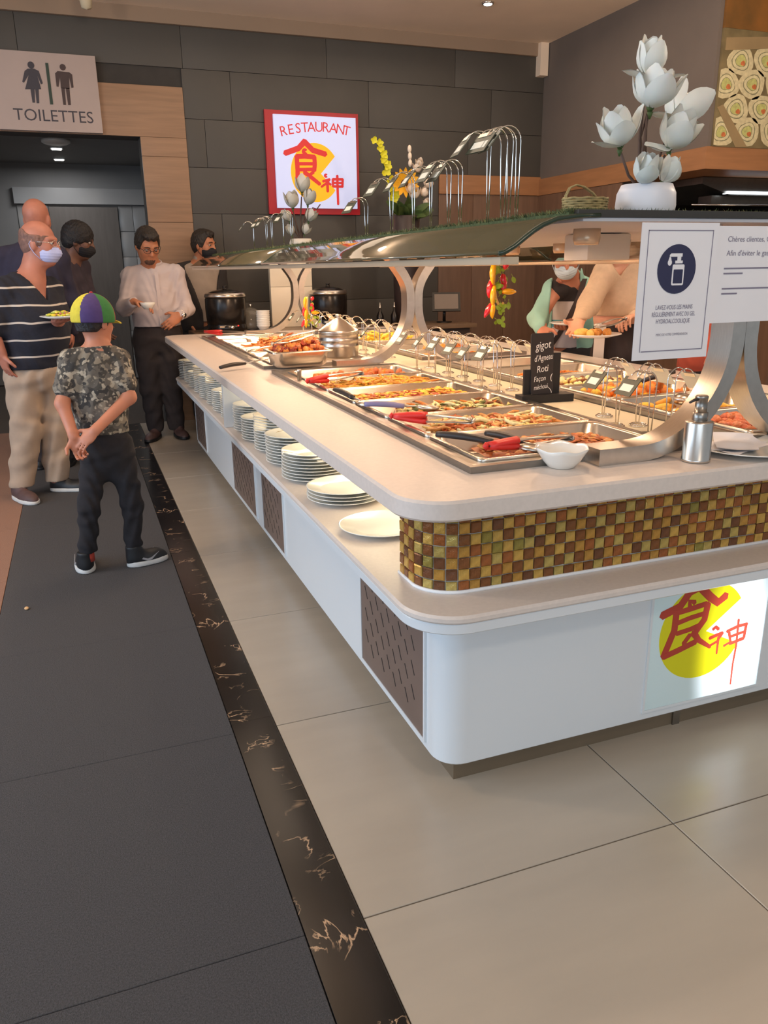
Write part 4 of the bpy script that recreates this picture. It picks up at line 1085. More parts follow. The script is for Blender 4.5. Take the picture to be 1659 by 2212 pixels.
for ch, f in zip(word, wx):
    a_ = (f-.5)*-.42; px_ = 275+f*735; py_ = 372+80*(f-.5)**2*4*.55
    o2 = uvp(px_, py_); add_text(q, ch, (o2[0], ysn-.0006, o2[1]), ux, uz, .112, 0, 'c', None, a_)
q.build('lettering', SR, t)

# ------------------------------------------------------------------ soup table at the far wall
TBL = mat('table_dark_wood', (70, 54, 44), .4, noise=(5, .12), stretch=(1, 6, 6))
t = thing('soup_table', 'dark side table with stone top at the far wall carrying the soup kettles', 'table', (2.0, 6.85, 0))
rbox_obj('table_top', mat('table_top_brown', (120, 96, 74), .3, noise=(6, .08)), (.86, 6.40, .785, 3.3, 6.92, .82), .004, t)
rbox_obj('cabinet_body', TBL, (.90, 6.46, .0, 3.26, 6.90, .785), .003, t)
KB = mat('kettle_black', (34, 30, 28), .25, .3, noise=(6, .1)); IND = mat('indicator_red', (255, 40, 30), .4, emit=3, noise=(2, .01))
def kettle(x, y, label, turn):
    t = thing('soup_kettle', label, 'soup kettle', (x, y, .82)); s_ = .165
    q = MB(); q.lathe([(s_*.93, .8205), (s_*.97, .825), (s_*.97, .87), (s_*.92, .88), (s_*.95, .885), (s_*.99, 1.0), (s_*.985, 1.075), (s_*.93, 1.095)], 40, (x, y, 0)); q.build('kettle_body', KB, t)
    q = MB(); q.lathe([(s_*.99, 1.09), (s_*1.0, 1.10), (s_*.97, 1.118), (s_*.9, 1.125), (s_*.84, 1.122)], 40, (x, y, 0)); q.build('steel_collar', STEEL, t)
    q = MB(); q.lathe([(s_*.84, 1.122), (s_*.6, 1.14), (s_*.2, 1.152), (.02, 1.153), (.016, 1.17), (.022, 1.176), (0, 1.18)], 32, (x, y, 0)); q.build('lid', KB, t)
    d = nrm(V(math.sin(turn), -math.cos(turn), 0)); e = V(-d[1], d[0], 0); p = V(x, y, 0)+d*s_*.955
    R = np.column_stack([e, V(0, 0, 1), d]); q = MB(); q.ell(p+V(0, 0, .86), (.017, .017, .014), R, 14, 8); q.build('control_knob', CHROME, t)
    q = MB(); q.ell(p+e*.05+V(0, 0, .872)-d*.004, (.005, .005, .005), nu=8, nv=6); q.build('indicator_lamp', IND, t)
    q = MB(); q.obox(p-e*.072+V(0, 0, .868)-d*.012, e*.028, V(0, 0, .008), d*.002); q.build('badge', CHROME, t)
kettle(1.135, 6.62, 'black soup kettle with steel collar left of the white tiled panel', .1)
kettle(2.03, 6.72, 'black soup kettle with steel collar right of the white tiled panel', .1)
t = thing('tiled_panel', 'upright white tiled panel lit warm between the two soup kettles', 'panel', (1.74, 6.88, .82))
rbox_obj('panel_core', mat('panel_grout', (196, 186, 168), .8, noise=(9, .05)), (1.565, 6.85, .8205, 1.925, 6.91, 1.42), .002, t)
for i, (z0, z1) in enumerate(((.8215, 1.155), (1.157, 1.42))):
    for j in range(1):
        rbox_obj('wall_tile', mat('panel_tile_white', (238, 226, 204), .25, noise=(4, .02)), (1.563, 6.840, z0, 1.927, 6.8495, z1-.001), .0015, t)
t0 = thing('soup_bowl', 'x', 'bowl', (0, 0, 0))
q = MB(); q.lathe([(.028, 0), (.03, .004), (.05, .03), (.0565, .046), (.0545, .047), (.048, .032), (.028, .010), (.001, .008)], 28, cap0=False, cap1=False); q.build('bowl', PLATE, t0, at=(0, 0, 0))
for i in range(9):
    r_ = t0 if i == 0 else dup(t0, (0, 0, 0))
    r_.location = (1.42+rnd.uniform(-.001, .001), 6.55, .8205+i*.014); r_['label'] = 'small white soup bowl, %s from the top in the stack beside the left kettle' % ORD[8-i] if i < 8 else 'small white soup bowl on top of the stack beside the left kettle'; r_['group'] = 'soup bowls stacked by the kettle'
t = thing('glass_dome', 'clear glass dome cover with dark inside standing between kettle and bowls', 'dome cover', (1.36, 6.75, .82))
q = MB(); q.lathe([(.11, .8215), (.112, .86), (.10, .93), (.07, .975), (.03, .995), (.0, .998)], 28, (1.36, 6.75, 0)); q.build('dome', mat('dome_glass', (150, 146, 136), .05, alpha=.45, noise=(3, .05), coat=.5), t)
q = MB(); q.lathe([(.0, .8205), (.12, .8205), (.125, .827), (.12, .829), (0, .829)], 28, (1.36, 6.75, 0)); q.build('base_plate', KB, t)
q = MB(); q.lathe([(.012, .998), (.01, 1.01), (.016, 1.02), (0, 1.026)], 16, (1.36, 6.75, 0)); q.build('knob', CHROME, t)
for i, (x, y) in enumerate(((2.46, 6.6), (2.60, 6.62))):
    t = thing('condiment_bottle', 'small dark bottle with metal pourer on the soup table, %s of two' % ['left', 'right'][i], 'bottle', (x, y, .82))
    q = MB(); q.lathe([(.03, .8205), (.032, .825), (.032, .90), (.012, .94), (.011, .965)], 18, (x, y, 0)); q.build('bottle', KB, t)
    q = MB(); q.lathe([(.0125, .9655), (.011, .975), (.006, .99), (.004, 1.01), (0, 1.012)], 14, (x, y, 0)); q.build('pourer', CHROME, t)
t = thing('menu_stand', 'black tilted tablet menu stand on the soup table before the wood wall', 'menu stand', (3.1, 6.62, .82))
q = MB(); n_ = nrm(V(-.3, -.75, .55)); e_ = nrm(np.cross(V(0, 0, 1), n_)); f_ = np.cross(n_, e_); q.obox(V(3.1, 6.62, 1.0), e_*.125, f_*.095, n_*.006); q.build('frame', KB, t)
q = MB(); q.obox(V(3.1, 6.62, 1.0)+n_*.0072, e_*.105, f_*.075, n_*.0008); q.build('screen', mat('menu_screen', (112, 98, 88), .3, noise=(3, .1)), t)
q = MB(); q.tube([(3.1, 6.66, .83), (3.1, 6.66, .96)], .014, 10); q.lathe([(.07, .8205), (.07, .828), (0, .83)], 20, (3.1, 6.66, 0)); q.build('post', KB, t)

# ------------------------------------------------------------------ flowers
PET = mat('petal_white', (228, 228, 220), .55, noise=(9, .04), sss=.15); BR = mat('twig_brown', (92, 72, 62), .8, noise=(20, .2)); LEAF = mat('leaf_green', (72, 92, 46), .6, noise=(12, .25)); PETG = mat('petal_grey_white', (196, 190, 178), .6, noise=(9, .05))
def petal(q, base, d, side, L, W, cup, m=0, nu=5, nv=7, curl=.25):
    d = nrm(d); side = nrm(side-d*np.dot(side, d)); n_ = np.cross(side, d)
    vs = []
    for i in range(nv+1):
        v = i/nv; w_ = W*math.sin(PI*min(1, v*.92+.06))**.7
        for j in range(nu+1):
            u = -1+2*j/nu
            vs.append(base+d*L*v+side*w_*u*.5+n_*(cup*L*(v*v*.8)-cup*W*.8*(1-u*u)*math.sin(PI*v)+curl*L*max(0, v-.75)**2*4))
    fs = [(i*(nu+1)+j, i*(nu+1)+j+1, (i+1)*(nu+1)+j+1, (i+1)*(nu+1)+j) for i in range(nv) for j in range(nu)]
    k = len(vs); th = n_*.0012
    q.add(vs+[p+th for p in vs], fs+[tuple(k+x for x in f[::-1]) for f in fs], m, True)
def magnolia(t, c, axis, s, seed, openness=.6, n=7, pm=None, droop=1):
    """one bloom: each petal a sub-part of the flower"""
    r = random.Random(seed); a = nrm(axis); g = nrm(np.cross(a, V(.3, 1, .2))); h = np.cross(a, g)
    q = MB(); q.ell(V(*c), (s*.10, s*.10, s*.12), nu=8, nv=6); q.lathe([(s*.08, -s*.12), (s*.05, -s*.2), (.002, -s*.28)], 8, V(*c)); fl = q.build('flower', LEAF, t)
    for k in range(n):
        an = 2*PI*k/n+r.uniform(-.2, .2); inner = k % 2
        out = g*math.cos(an)+h*math.sin(an); op = (openness*(.55 if inner else 1.15)+r.uniform(-.1, .1))
        d = a*math.cos(op)+out*math.sin(op); sd = np.cross(a, out)
        q = MB(); petal(q, V(*c)+out*s*.06, d, sd, s*r.uniform(.85, 1.05), s*r.uniform(.62, .78), -.28); q.build('petal', pm or PET, fl)
    if droop:
        for k in range(droop):
            an = r.uniform(0, 6); out = nrm(V(-1 if k == 0 else 1, -.3, 0)); d = nrm(out+V(0, 0, -.12)); q = MB(); petal(q, V(*c), d, np.cross(a, d), s*1.15, s*.5, -.2); q.build('petal', pm or PET, fl)
def pot(t, x, y, z, r, h, m):
    q = MB(); q.lathe([(r*.82, z), (r*.93, z+.004), (r*1.0, z+h*.4), (r*.97, z+h*.75), (r*.84, z+h), (r*.80, z+h), (r*.80, z+h-.006), (0, z+h-.008)], 40, (x, y, 0)); q.build('pot', m, t)
POTW = mat('pot_white', (226, 226, 232), .4, noise=(3, .02))
px0, py0, pz0 = 1.375, 1.76, 1.4055
t = thing('magnolia_arrangement', 'tall white artificial magnolias in round white pot on the near canopy', 'flower arrangement', (px0, py0, pz0))
pot(t, px0, py0, pz0, .074, .084, POTW)
blooms = [((1.352, 1.76, 1.735), (.1, -.1, 1), .085, .42, 7, 2), ((1.352, 1.74, 1.662), (.05, -.35, 1), .098, .72, 9, 0), ((1.272, 1.74, 1.575), (-.45, -.3, .9), .092, .7, 8, 1), ((1.418, 1.74, 1.575), (.15, -.5, .85), .092, .6, 8, 1), ((1.470, 1.79, 1.655), (.75, .2, .55), .095, .65, 7, 1), ((1.335, 1.725, 1.492), (-.15, -.5, .8), .075, .5, 8, 0), ((1.395, 1.725, 1.495), (.3, -.4, .85), .062, .45, 7, 0)]
for i, (c_, ax, s_, op, n_, dr) in enumerate(blooms): magnolia(t, c_, ax, s_, 40+i, op, n_, None, dr)
for i, (c_, ax, *_) in enumerate(blooms):
    q = MB(); b_ = V(px0+(-.02+.008*i), py0, pz0+.06); q.tube([b_, (b_+V(*c_))/2+V(0, .015, -.01), V(*c_)-nrm(ax)*.02], [.0045, .0035, .003], 6); q.build('twig', BR, t)
for pts in ([(1.43, 1.78, 1.60), (1.47, 1.78, 1.60), (1.49, 1.78, 1.612), (1.52, 1.78, 1.60)], [(1.37, 1.77, 1.52), (1.36, 1.78, 1.60), (1.37, 1.77, 1.66)], [(1.385, 1.77, 1.47), (1.375, 1.775, 1.57), (1.362, 1.765, 1.64)]):
    q = MB(); q.tube(pts, .003, 6); q.build('twig', BR, t)
fx, fy = 1.43, 5.3
t = thing('small_magnolia_arrangement', 'small greyish magnolias in white pot on the far canopy before the lit sign', 'flower arrangement', (fx, fy, 1.4055))
pot(t, fx, fy, 1.4055, .078, .082, mat('pot_cream', (214, 206, 194), .5, noise=(3, .02)))
for i, (c_, ax, s_, op, n_, dr) in enumerate([((1.45, 5.3, 1.775), (.1, -.1, 1), .105, .55, 6, 0), ((1.385, 5.3, 1.68), (-.15, -.2, 1), .105, .5, 6, 0), ((1.485, 5.3, 1.70), (.25, -.2, 1), .10, .5, 6, 0), ((1.36, 5.3, 1.60), (-.6, -.2, .7), .075, .5, 5, 0), ((1.485, 5.3, 1.60), (.4, -.4, .8), .085, .5, 5, 0), ((1.37, 5.3, 1.515), (-.3, -.4, .8), .065, .5, 5, 0), ((1.455, 5.3, 1.52), (.3, -.4, .8), .07, .5, 5, 0)]):
    magnolia(t, c_, ax, s_, 60+i, op, n_, PETG, dr)
    q = MB(); b_ = V(fx, fy, 1.48); q.tube([b_, (b_+V(*c_))/2+V(0, .02, 0), V(*c_)-nrm(ax)*.03], [.006, .005, .004], 6); q.build('twig', BR, t)
q = MB(); q.tube([(1.45, 5.3, 1.58), (1.52, 5.3, 1.68), (1.545, 5.3, 1.67), (1.57, 5.3, 1.70)], .004, 6); q.build('twig', BR, t)
# big bouquet behind the canopy
vx, vy = 2.75, 6.72
t = thing('bouquet_vase', 'tall dark vase with yellow orchid stem, sunflower and white lilies behind the canopy', 'flower arrangement', (vx, vy, .82))
q = MB(); q.lathe([(.09, .7005), (.10, .71), (.11, 1.2), (.125, 1.60), (.12, 1.605), (.105, 1.59), (0, 1.58)], 28, (vx, vy, 0)); q.build('vase', mat('vase_dark', (62, 52, 52), .35, noise=(4, .08)), t)
YEL = mat('orchid_yellow', (222, 214, 40), .5, noise=(12, .1)); SUN = mat('sunflower_petal', (236, 172, 30), .55, noise=(12, .1)); CRM = mat('lily_cream', (240, 224, 204), .5, noise=(9, .04))
spine = [V(vx-.06, vy, 1.60), V(vx-.13, vy, 1.80), V(vx-.20, vy-.02, 1.98), V(vx-.255, vy-.03, 2.14), V(vx-.275, vy-.03, 2.23)]
q = MB(); q.tube(spine, [.006, .005, .004, .003, .002], 6); q.build('orchid_stem', LEAF, t)
ro = random.Random(77)
for k in range(13):
    f = k/12*3.55; i = min(3, int(f)); p = spine[i]+(spine[i+1]-spine[i])*(f-i)
    q = MB(); c_ = p+V(ro.uniform(-.03, .03), -.02, ro.uniform(-.01, .01)); s_ = .05*(1.15-.5*k/12)
    for j in range(5):
        a = 2*PI*j/5+ro.random(); petal(q, c_, V(math.cos(a), -.25, math.sin(a)), V(-math.sin(a), 0, math.cos(a)), s_, s_*.9, -.15, 0, 3, 4)
    q.build('orchid_bloom', YEL, t)
sc_ = V(vx-.03, vy-.06, 1.86)
q = MB(); q.ell(sc_, (.035, .02, .03), nu=12, nv=8); sf = q.build('sunflower', mat('sunflower_disc', (110, 70, 30), .8, noise=(60, .3)), t)
for k in range(16):
    a = 2*PI*k/16; q = MB(); petal(q, sc_+V(math.cos(a), 0, math.sin(a)*.8)*.03, V(math.cos(a), -.25, math.sin(a)*.75+.1), V(-math.sin(a), 0, math.cos(a)), .10, .04, -.1, 0, 2, 5); q.build('petal', SUN, sf)
for k, (dx, dz, s_) in enumerate(((.085, 1.95, .085), (.10, 1.99, .07), (.17, 1.83, .085), (.06, 1.74, .095), (.17, 1.68, .07), (.03, 1.78, .085), (.13, 1.76, .08))):
    magnolia(t, (vx+dx, vy-.07, dz), (ro.uniform(-.3, .3), -.5, .8), s_, 90+k, .6, 6, CRM, 0)
for k in range(3):
    q = MB(); q.ell((vx+.035-.003*k, vy-.03, 2.02+.055*k), (.018, .018, .032), nu=8, nv=6); q.build('lily_bud', CRM, t)
q = MB(); q.tube([(vx, vy, 1.6), (vx+.03, vy-.02, 1.85), (vx+.03, vy-.03, 2.12)], .004, 6); q.build('lily_stem', LEAF, t)
for k in range(16):
    a = 2*PI*k/16+ro.uniform(-.2, .2); q = MB(); petal(q, V(vx, vy-.02, 1.60), V(math.cos(a), -.5+ro.uniform(-.3, .3), ro.uniform(-.1, .75)), V(-math.sin(a), 0, math.cos(a)), ro.uniform(.14, .24), ro.uniform(.07, .10), -.15, 0, 3, 5); q.build('leaf', LEAF, t)
t.location.z += .12
# wicker basket on the turf
t = thing('wicker_basket', 'small pale wicker basket with bent handle on the canopy beside the pot', 'basket', (1.196, 1.76, 1.4055))
q = MB(); WK = mat('wicker_straw', (158, 138, 92), .8, noise=(60, .25), bump=(90, .4))
for k in range(9):
    z = 1.409+k*.0055; q.tube([(1.196+(.050+.0004*k)*math.cos(a)*1.08, 1.76+(.040+.0004*k)*math.sin(a), z+.0012*math.sin(9*a+k*PI)) for a in np.linspace(0, 2*PI, 33)[:-1]], .0034, 6, loop=True)
q.lathe([(.046, 1.4057), (.048, 1.45)], 24, (1.196, 1.76, 0), sx=1.08, sy=.82, cap1=False); q.build('basket_body', WK, t)
q = MB()
for e_ in (-.003, .003): q.tube([(1.145+.0*e_, 1.76+e_, 1.43), (1.140, 1.76+e_, 1.46), (1.150, 1.76+e_, 1.478), (1.168, 1.76+e_, 1.485), (1.19, 1.76+e_, 1.481), (1.215, 1.76+e_, 1.468), (1.247, 1.76+e_, 1.44)], .0022, 6)
q.build('handle', WK, t)
# chilli garland hanging from the lamp rail
def garland(label, gx, gy, top, L, seed, dense):
    r = random.Random(seed); t = thing('chilli_garland', label, 'garland', (gx, gy, top))
    RC = mat('chilli_red', (214, 34, 44), .22, noise=(9, .08), coat=.4); YC = mat('chilli_yellow', (244, 176, 20), .25, noise=(9, .08), coat=.3); LF = mat('garland_leaf', (150, 178, 44), .45, noise=(12, .18)); RO = mat('garland_rope', (230, 190, 110), .7, noise=(30, .1))
    q = MB(); q.tube([(gx, gy, top), (gx-.006, gy, top-L*.3), (gx+.002, gy-.004, top-L*.55), (gx+.018, gy-.004, top-L*.68), (gx+.034, gy-.004, top-L*.62)], .005, 7); q.build('rope', RO, t)
    for k, (dx, dz, ax, az, Lc, m) in enumerate(((-.018, .25, -.25, -1, .3, RC), (.022, .17, .05, -1, .22, RC), (.032, .27, -.2, -1, .22, RC), (-.012, .60, -.75, -1, .3, RC), (-.016, .0, -.1, -1, .34, YC), (-.014, .34, -.1, -1, .34, YC), (-.018, .62, -.1, -1, .24, YC), (.015, .44, 1, -.05, .24, YC), (.03, .0, -.4, -1, .12, RC))):
        d = nrm(V(ax, -.1, az)); p = V(gx+dx, gy-.012-.002*k, top-L*dz); Lc *= L; q = MB()
        pts = [p+d*Lc*f+V(-.12 if ax < 0 else .05, 0, 0)*Lc*math.sin(PI*f)*.5 for f in np.linspace(0, 1, 8)]
        q.tube(pts, [.004, .0095, .011, .0115, .0105, .009, .006, .002], 9); q.build('chilli', m, t)
    for k in range(dense):
        f = r.uniform(0, 1); a = r.uniform(0, 2*PI); p = V(gx+r.uniform(-.018, .035), gy-.018+r.uniform(-.01, .01), top-L*(.08+.86*f)); d = V(math.cos(a), r.uniform(-.5, .1), math.sin(a)-.35)
        if k % 5 == 0: p = p+V(.028, 0, 0)
        q = MB(); s_ = r.uniform(.016, .026); petal(q, p, d, V(-math.sin(a), .2, math.cos(a)), s_, s_*.85, -.1, 0, 3, 4, .1); q.tube([p, p-nrm(d)*.012], .001, 4); q.build('leaf', LF, t)
garland('red and yellow chilli garland with green leaves hanging under the near canopy', 1.42, 2.62, 1.312, .225, 5, 34)
garland('small chilli garland hanging by the far support beside the tiled panel', 1.38, 5.02, 1.13, .22, 6, 12)
# ------------------------------------------------------------------ people: smooth blended bodies
class Body:
    """smooth union of round cones and ellipsoids, turned into one continuous surface"""
    def __init__(s): s.p = []
    def cone(s, a, b, ra, rb, k=.02, flat=None):
        s.p.append(('c', V(*a), V(*b), ra, rb, k, flat)); return s
    def ell(s, c, r, R, k=.03, op=1):
        s.p.append(('e', V(*c), V(*r), np.asarray(R, float), op, k, None)); return s
    def mesh(s, h, cuts=(), warp=None):
        lo, hi = [], []
        for q in s.p:
            if q[0] == 'c': m = max(q[3], q[4]); lo.append(np.minimum(q[1], q[2])-m); hi.append(np.maximum(q[1], q[2])+m)
            elif q[4] > 0: m = max(q[2]); lo.append(q[1]-m); hi.append(q[1]+m)
        lo = np.min(lo, 0)-4*h; hi = np.max(hi, 0)+4*h
        n = np.ceil((hi-lo)/h).astype(int)+1
        F = np.full(n, .5, np.float32)
        ax = [lo[i]+h*np.arange(n[i]) for i in range(3)]
        for q in s.p:
            k = q[5]; pad = k+3*h
            if q[0] == 'c': m = max(q[3], q[4])+pad; l_, u_ = np.minimum(q[1], q[2])-m, np.maximum(q[1], q[2])+m
            else: m = max(q[2])+pad; l_, u_ = q[1]-m, q[1]+m
            i0 = np.maximum(0, np.floor((l_-lo)/h).astype(int)); i1 = np.minimum(n, np.ceil((u_-lo)/h).astype(int)+1)
            if np.any(i1 <= i0): continue
            sl = tuple(slice(a, b) for a, b in zip(i0, i1))
            P = np.stack(np.meshgrid(*[ax[i][sl[i]] for i in range(3)], indexing='ij'), -1).astype(np.float32)
            if q[0] == 'c':
                a, b, ra, rb = q[1], q[2], q[3], q[4]; ba = b-a; L2 = max(1e-9, ba@ba)
                pa = P-a
                if q[6] is not None:
                    nn, fl = q[6]; dn_ = pa@nn; pa = pa+dn_[..., None]*(1/fl-1)*nn
                t = np.clip(pa@ba/L2, 0, 1)
                d = np.linalg.norm(pa-t[..., None]*ba, axis=-1)-(ra+(rb-ra)*t)
            else:
                l = (P-q[1])@q[3]; r = q[2]
                k0 = np.linalg.norm(l/r, axis=-1); k1 = np.linalg.norm(l/(r*r), axis=-1)
                d = k0*(k0-1)/np.maximum(k1, 1e-6)
                if q[4] < 0:
                    A = F[sl]; B = -d; hh = np.clip(.5-.5*(A-B)/k, 0, 1); F[sl] = A*(1-hh)+B*hh+k*hh*(1-hh); continue
            A = F[sl]; hh = np.clip(.5+.5*(A-d)/k, 0, 1); F[sl] = A*(1-hh)+d*hh-k*hh*(1-hh)
        if warp or cuts:
            G = np.meshgrid(*ax, indexing='ij')
            if warp: F = F+warp(*G)
            for c in cuts: F = np.maximum(F, c(*G))
        return nets(F, lo, h)
def nets(F, lo, h):
    I = F < 0; nx, ny, nz = F.shape
    c8 = [(a, b, c) for a in (0, 1) for b in (0, 1) for c in (0, 1)]
    sub = lambda A, a, b, c: A[a:nx-1+a, b:ny-1+b, c:nz-1+c]
    cnt = sum(sub(I, *q).astype(np.int8) for q in c8)
    act = (cnt > 0) & (cnt < 8)
    idx = np.full(act.shape, -1, np.int64); ii = np.argwhere(act); idx[act] = np.arange(len(ii))
    S = np.zeros((len(ii), 3)); N = np.zeros(len(ii))
    for u in c8:
        for d in range(3):
            if u[d]: continue
            w_ = list(u); w_[d] = 1
            a = F[ii[:, 0]+u[0], ii[:, 1]+u[1], ii[:, 2]+u[2]]; b = F[ii[:, 0]+w_[0], ii[:, 1]+w_[1], ii[:, 2]+w_[2]]
            x = (a < 0) != (b < 0); t = np.where(x, a/np.where(a == b, 1, a-b), 0)
            p = np.tile(np.array(u, float), (len(ii), 1)); p[:, d] += t
            S += p*x[:, None]; N += x
    vs = lo+h*(ii+S/np.maximum(N, 1)[:, None])
    fs = []
    for d in range(3):
        a, b = (d+1) % 3, (d+2) % 3
        sl0 = [slice(1, -1)]*3; sl1 = [slice(1, -1)]*3
        sl0[d] = slice(0, -1); sl1[d] = slice(1, None)
        A = I[tuple(sl0)]; B = I[tuple(sl1)]
        e = np.argwhere(A != B); off_ = np.ones(3, int); off_[d] = 0; g = e+off_
        da = np.zeros(3, int); da[a] = 1; db = np.zeros(3, int); db[b] = 1
        q = [idx[tuple((g-x).T)] for x in (da*0, da, da+db, db)]
        Q = np.stack(q, -1); fl = A[tuple(e.T)]
        Q[~fl] = Q[~fl][:, ::-1]
        fs.append(Q)
    fs = np.concatenate(fs); fs = fs[(fs >= 0).all(1)]
    return vs, fs
def surf(name, m, body, h, parent, cuts=(), warp=None):
    vs, fs = body.mesh(h, cuts, warp)
    at = root_loc(parent); me = bpy.data.meshes.new(name)
    me.from_pydata((vs-at).tolist(), [], fs.tolist()); me.materials.append(m)
    me.polygons.foreach_set('use_smooth', [True]*len(me.polygons)); me.update()
    o = bpy.data.objects.new(name, me); C.objects.link(o); o.parent = parent
    return o
def folds(amp, f=1.0, seed=0):
    a, b, c = seed*1.7, seed*2.3, seed*.9
    return lambda x, y, z: (amp*(np.sin(34*f*z+9*np.sin(11*f*x+a)+7*np.sin(9*f*y+b))*.6+np.sin(21*f*(x+y)+5*np.sin(15*f*z+c)+a)*.4)).astype(np.float32)
def frame(f, up=(0, 0, 1)):
    f = nrm(f); r = nrm(np.cross(f, V(*up))); u = np.cross(r, f)
    return r, f, u
def add_head(B, hc, f, s=1.0, neck=None, ears=True, nr=.056):
    r, f, u = frame(f); R = np.column_stack([r, f, u]); c = V(*hc)
    q = lambda a, b, d: c+(r*a+f*b+u*d)*s
    B.ell(q(0, -.012, .028), V(.075, .094, .088)*s, R, .02)
    B.ell(q(0, .028, -.045), V(.060, .060, .082)*s, R, .035*s)
    B.ell(q(0, .058, -.098), V(.030, .026, .024)*s, R, .03*s)
    for k in (-1, 1):
        B.ell(q(.036*k, .058, -.028), V(.024, .022, .026)*s, R, .02*s)
        B.cone(q(.014*k, .086, .022), q(.046*k, .070, .020), .011*s, .009*s, .014*s)
        B.ell(q(.033*k, .091, .002), V(.017, .012, .011)*s, R, .010*s, -1)
        if ears: B.ell(q(.076*k, -.006, -.012), V(.010, .019, .031)*s, R, .008*s)
    B.cone(q(0, .086, .012), q(0, .104, -.028), .008*s, .0135*s, .012*s)
    for k in (-1, 1): B.ell(q(.012*k, .096, -.031), V(.009, .009, .008)*s, R, .006*s)
    B.cone(q(-.017, .083, -.058), q(.017, .083, -.058), .0075*s, .0075*s, .006*s)
    B.cone(q(-.015, .081, -.070), q(.015, .081, -.070), .008*s, .008*s, .006*s)
    if neck is not None: B.cone(q(0, -.022, -.06), V(*neck)-V(0, 0, .03), nr*s, (nr+.008)*s, .035*s)
    return q, R
def add_hand(B, wr, d, pn, s=1.0, curl=(.35, .4, .3), side=1, spread=.10, fr=1.0, thumb=.5, curls=None):
    """palm, four unequal fingers and a thumb; pn = palm normal (fingers bend towards it)"""
    w = V(*wr); d = nrm(d); pn = nrm(V(*pn)-d*np.dot(pn, d)); sd = np.cross(d, pn)*side
    R = np.column_stack([sd, pn, d])
    B.ell(w+d*.048*s, V(.041, .0165, .052)*s, R, .012*s)
    B.cone(w-d*.02*s, w+d*.03*s, .024*s, .022*s, .02*s, (pn, .75))
    for i, (o_, L) in enumerate(((.029, .92), (.010, 1.0), (-.010, .95), (-.028, .76))):
        b = w+d*(.088-.003*abs(i-1.2))*s+sd*o_*s; a = 0; dd = nrm(d+sd*o_*spread*30*.3)
        cu = curls[i] if curls else curl; rr = .0088*s*fr*(1 if i < 3 else .88)
        for j, (ln, c_) in enumerate(zip((.043, .028, .022), cu)):
            a += c_; t = dd*math.cos(a)+pn*math.sin(a)
            e = b+t*ln*L*s; B.cone(b, e, rr, rr*.9, .004*s); b = e; rr *= .92
    b = w+d*.022*s+sd*.030*s; a1 = nrm(d*.62+sd*.72+pn*.25*thumb); e = b+a1*.042*s; B.cone(b, e, .012*s, .0105*s, .012*s)
    a2 = nrm(d*.85+sd*.35+pn*thumb); B.cone(e, e+a2*.032*s, .0103*s, .0085*s, .004*s)
def eyes(t, q, R, s, iris, gaze=(0, 0)):
    for k in (-1, 1):
        b = MB(); b.ell(q(.033*k, .0795, .001), V(.0115, .0105, .0085)*s, R, 12, 8, 0)
        p = q(.033*k+gaze[0], .0885, .001+gaze[1]); b.ell(p, V(.006, .003, .006)*s, R, 10, 6, 1)
        b.build('eye', [mat('eye_white', (176, 160, 150), .25, noise=(9, .03)), iris], t)
def glasses(t, q, R, s, m):
    b = MB()
    for k in (-1, 1):
        ring = [q(.034*k+.023*math.cos(a), .103-.012*abs(math.cos(a))*(1 if math.cos(a)*k > 0 else 0), -.001+.0165*math.sin(a)) for a in np.linspace(0, 2*PI, 21)[:-1]]
        b.tube(ring, .0017*s, 6, loop=True)
        b.tube([q(.057*k, .093, .003), q(.078*k, .05, .004), q(.081*k, .0, .002)], .0017*s, 6)
    b.tube([q(-.011, .103, .001), q(0, .106, .004), q(.011, .103, .001)], .0017*s, 6); b.build('glasses', m, t)
def mask_(t, q, R, s, m, c):
    r, f, u = R[:, 0], R[:, 1], R[:, 2]
    B = Body(); B.ell(q(0, .036, -.058), V(.066, .074, .062)*s, R, .01); B.cone(q(0, .098, -.028), q(0, .108, -.05), .012*s, .014*s, .03*s)
    cc = V(*c)
    def cut(x, y, z):
        P = np.stack([x-cc[0], y-cc[1], z-cc[2]], -1); a, b_, d_ = P@r, P@f, P@u
        return np.maximum(np.maximum(.022*s-b_, d_+.018*s+.10*np.abs(a)), -.112*s-d_).astype(np.float32)
    pl = lambda x, y, z: (.0012*np.sin((u[0]*x+u[1]*y+u[2]*z)*420)).astype(np.float32)
    o = surf('face_mask', m, B, .0045*s, t, (cut,), pl)
    for k in (-1, 1):
        b = MB(); b.tube([q(.062*k, .032, -.032), q(.076*k, .0, -.0), q(.082*k, -.018, .004), q(.083*k, -.026, -.01), q(.082*k, -.02, -.03), q(.074*k, -.002, -.06), q(.056*k, .03, -.095)], .0022*s, 5); b.build('mask_strap', m, t)
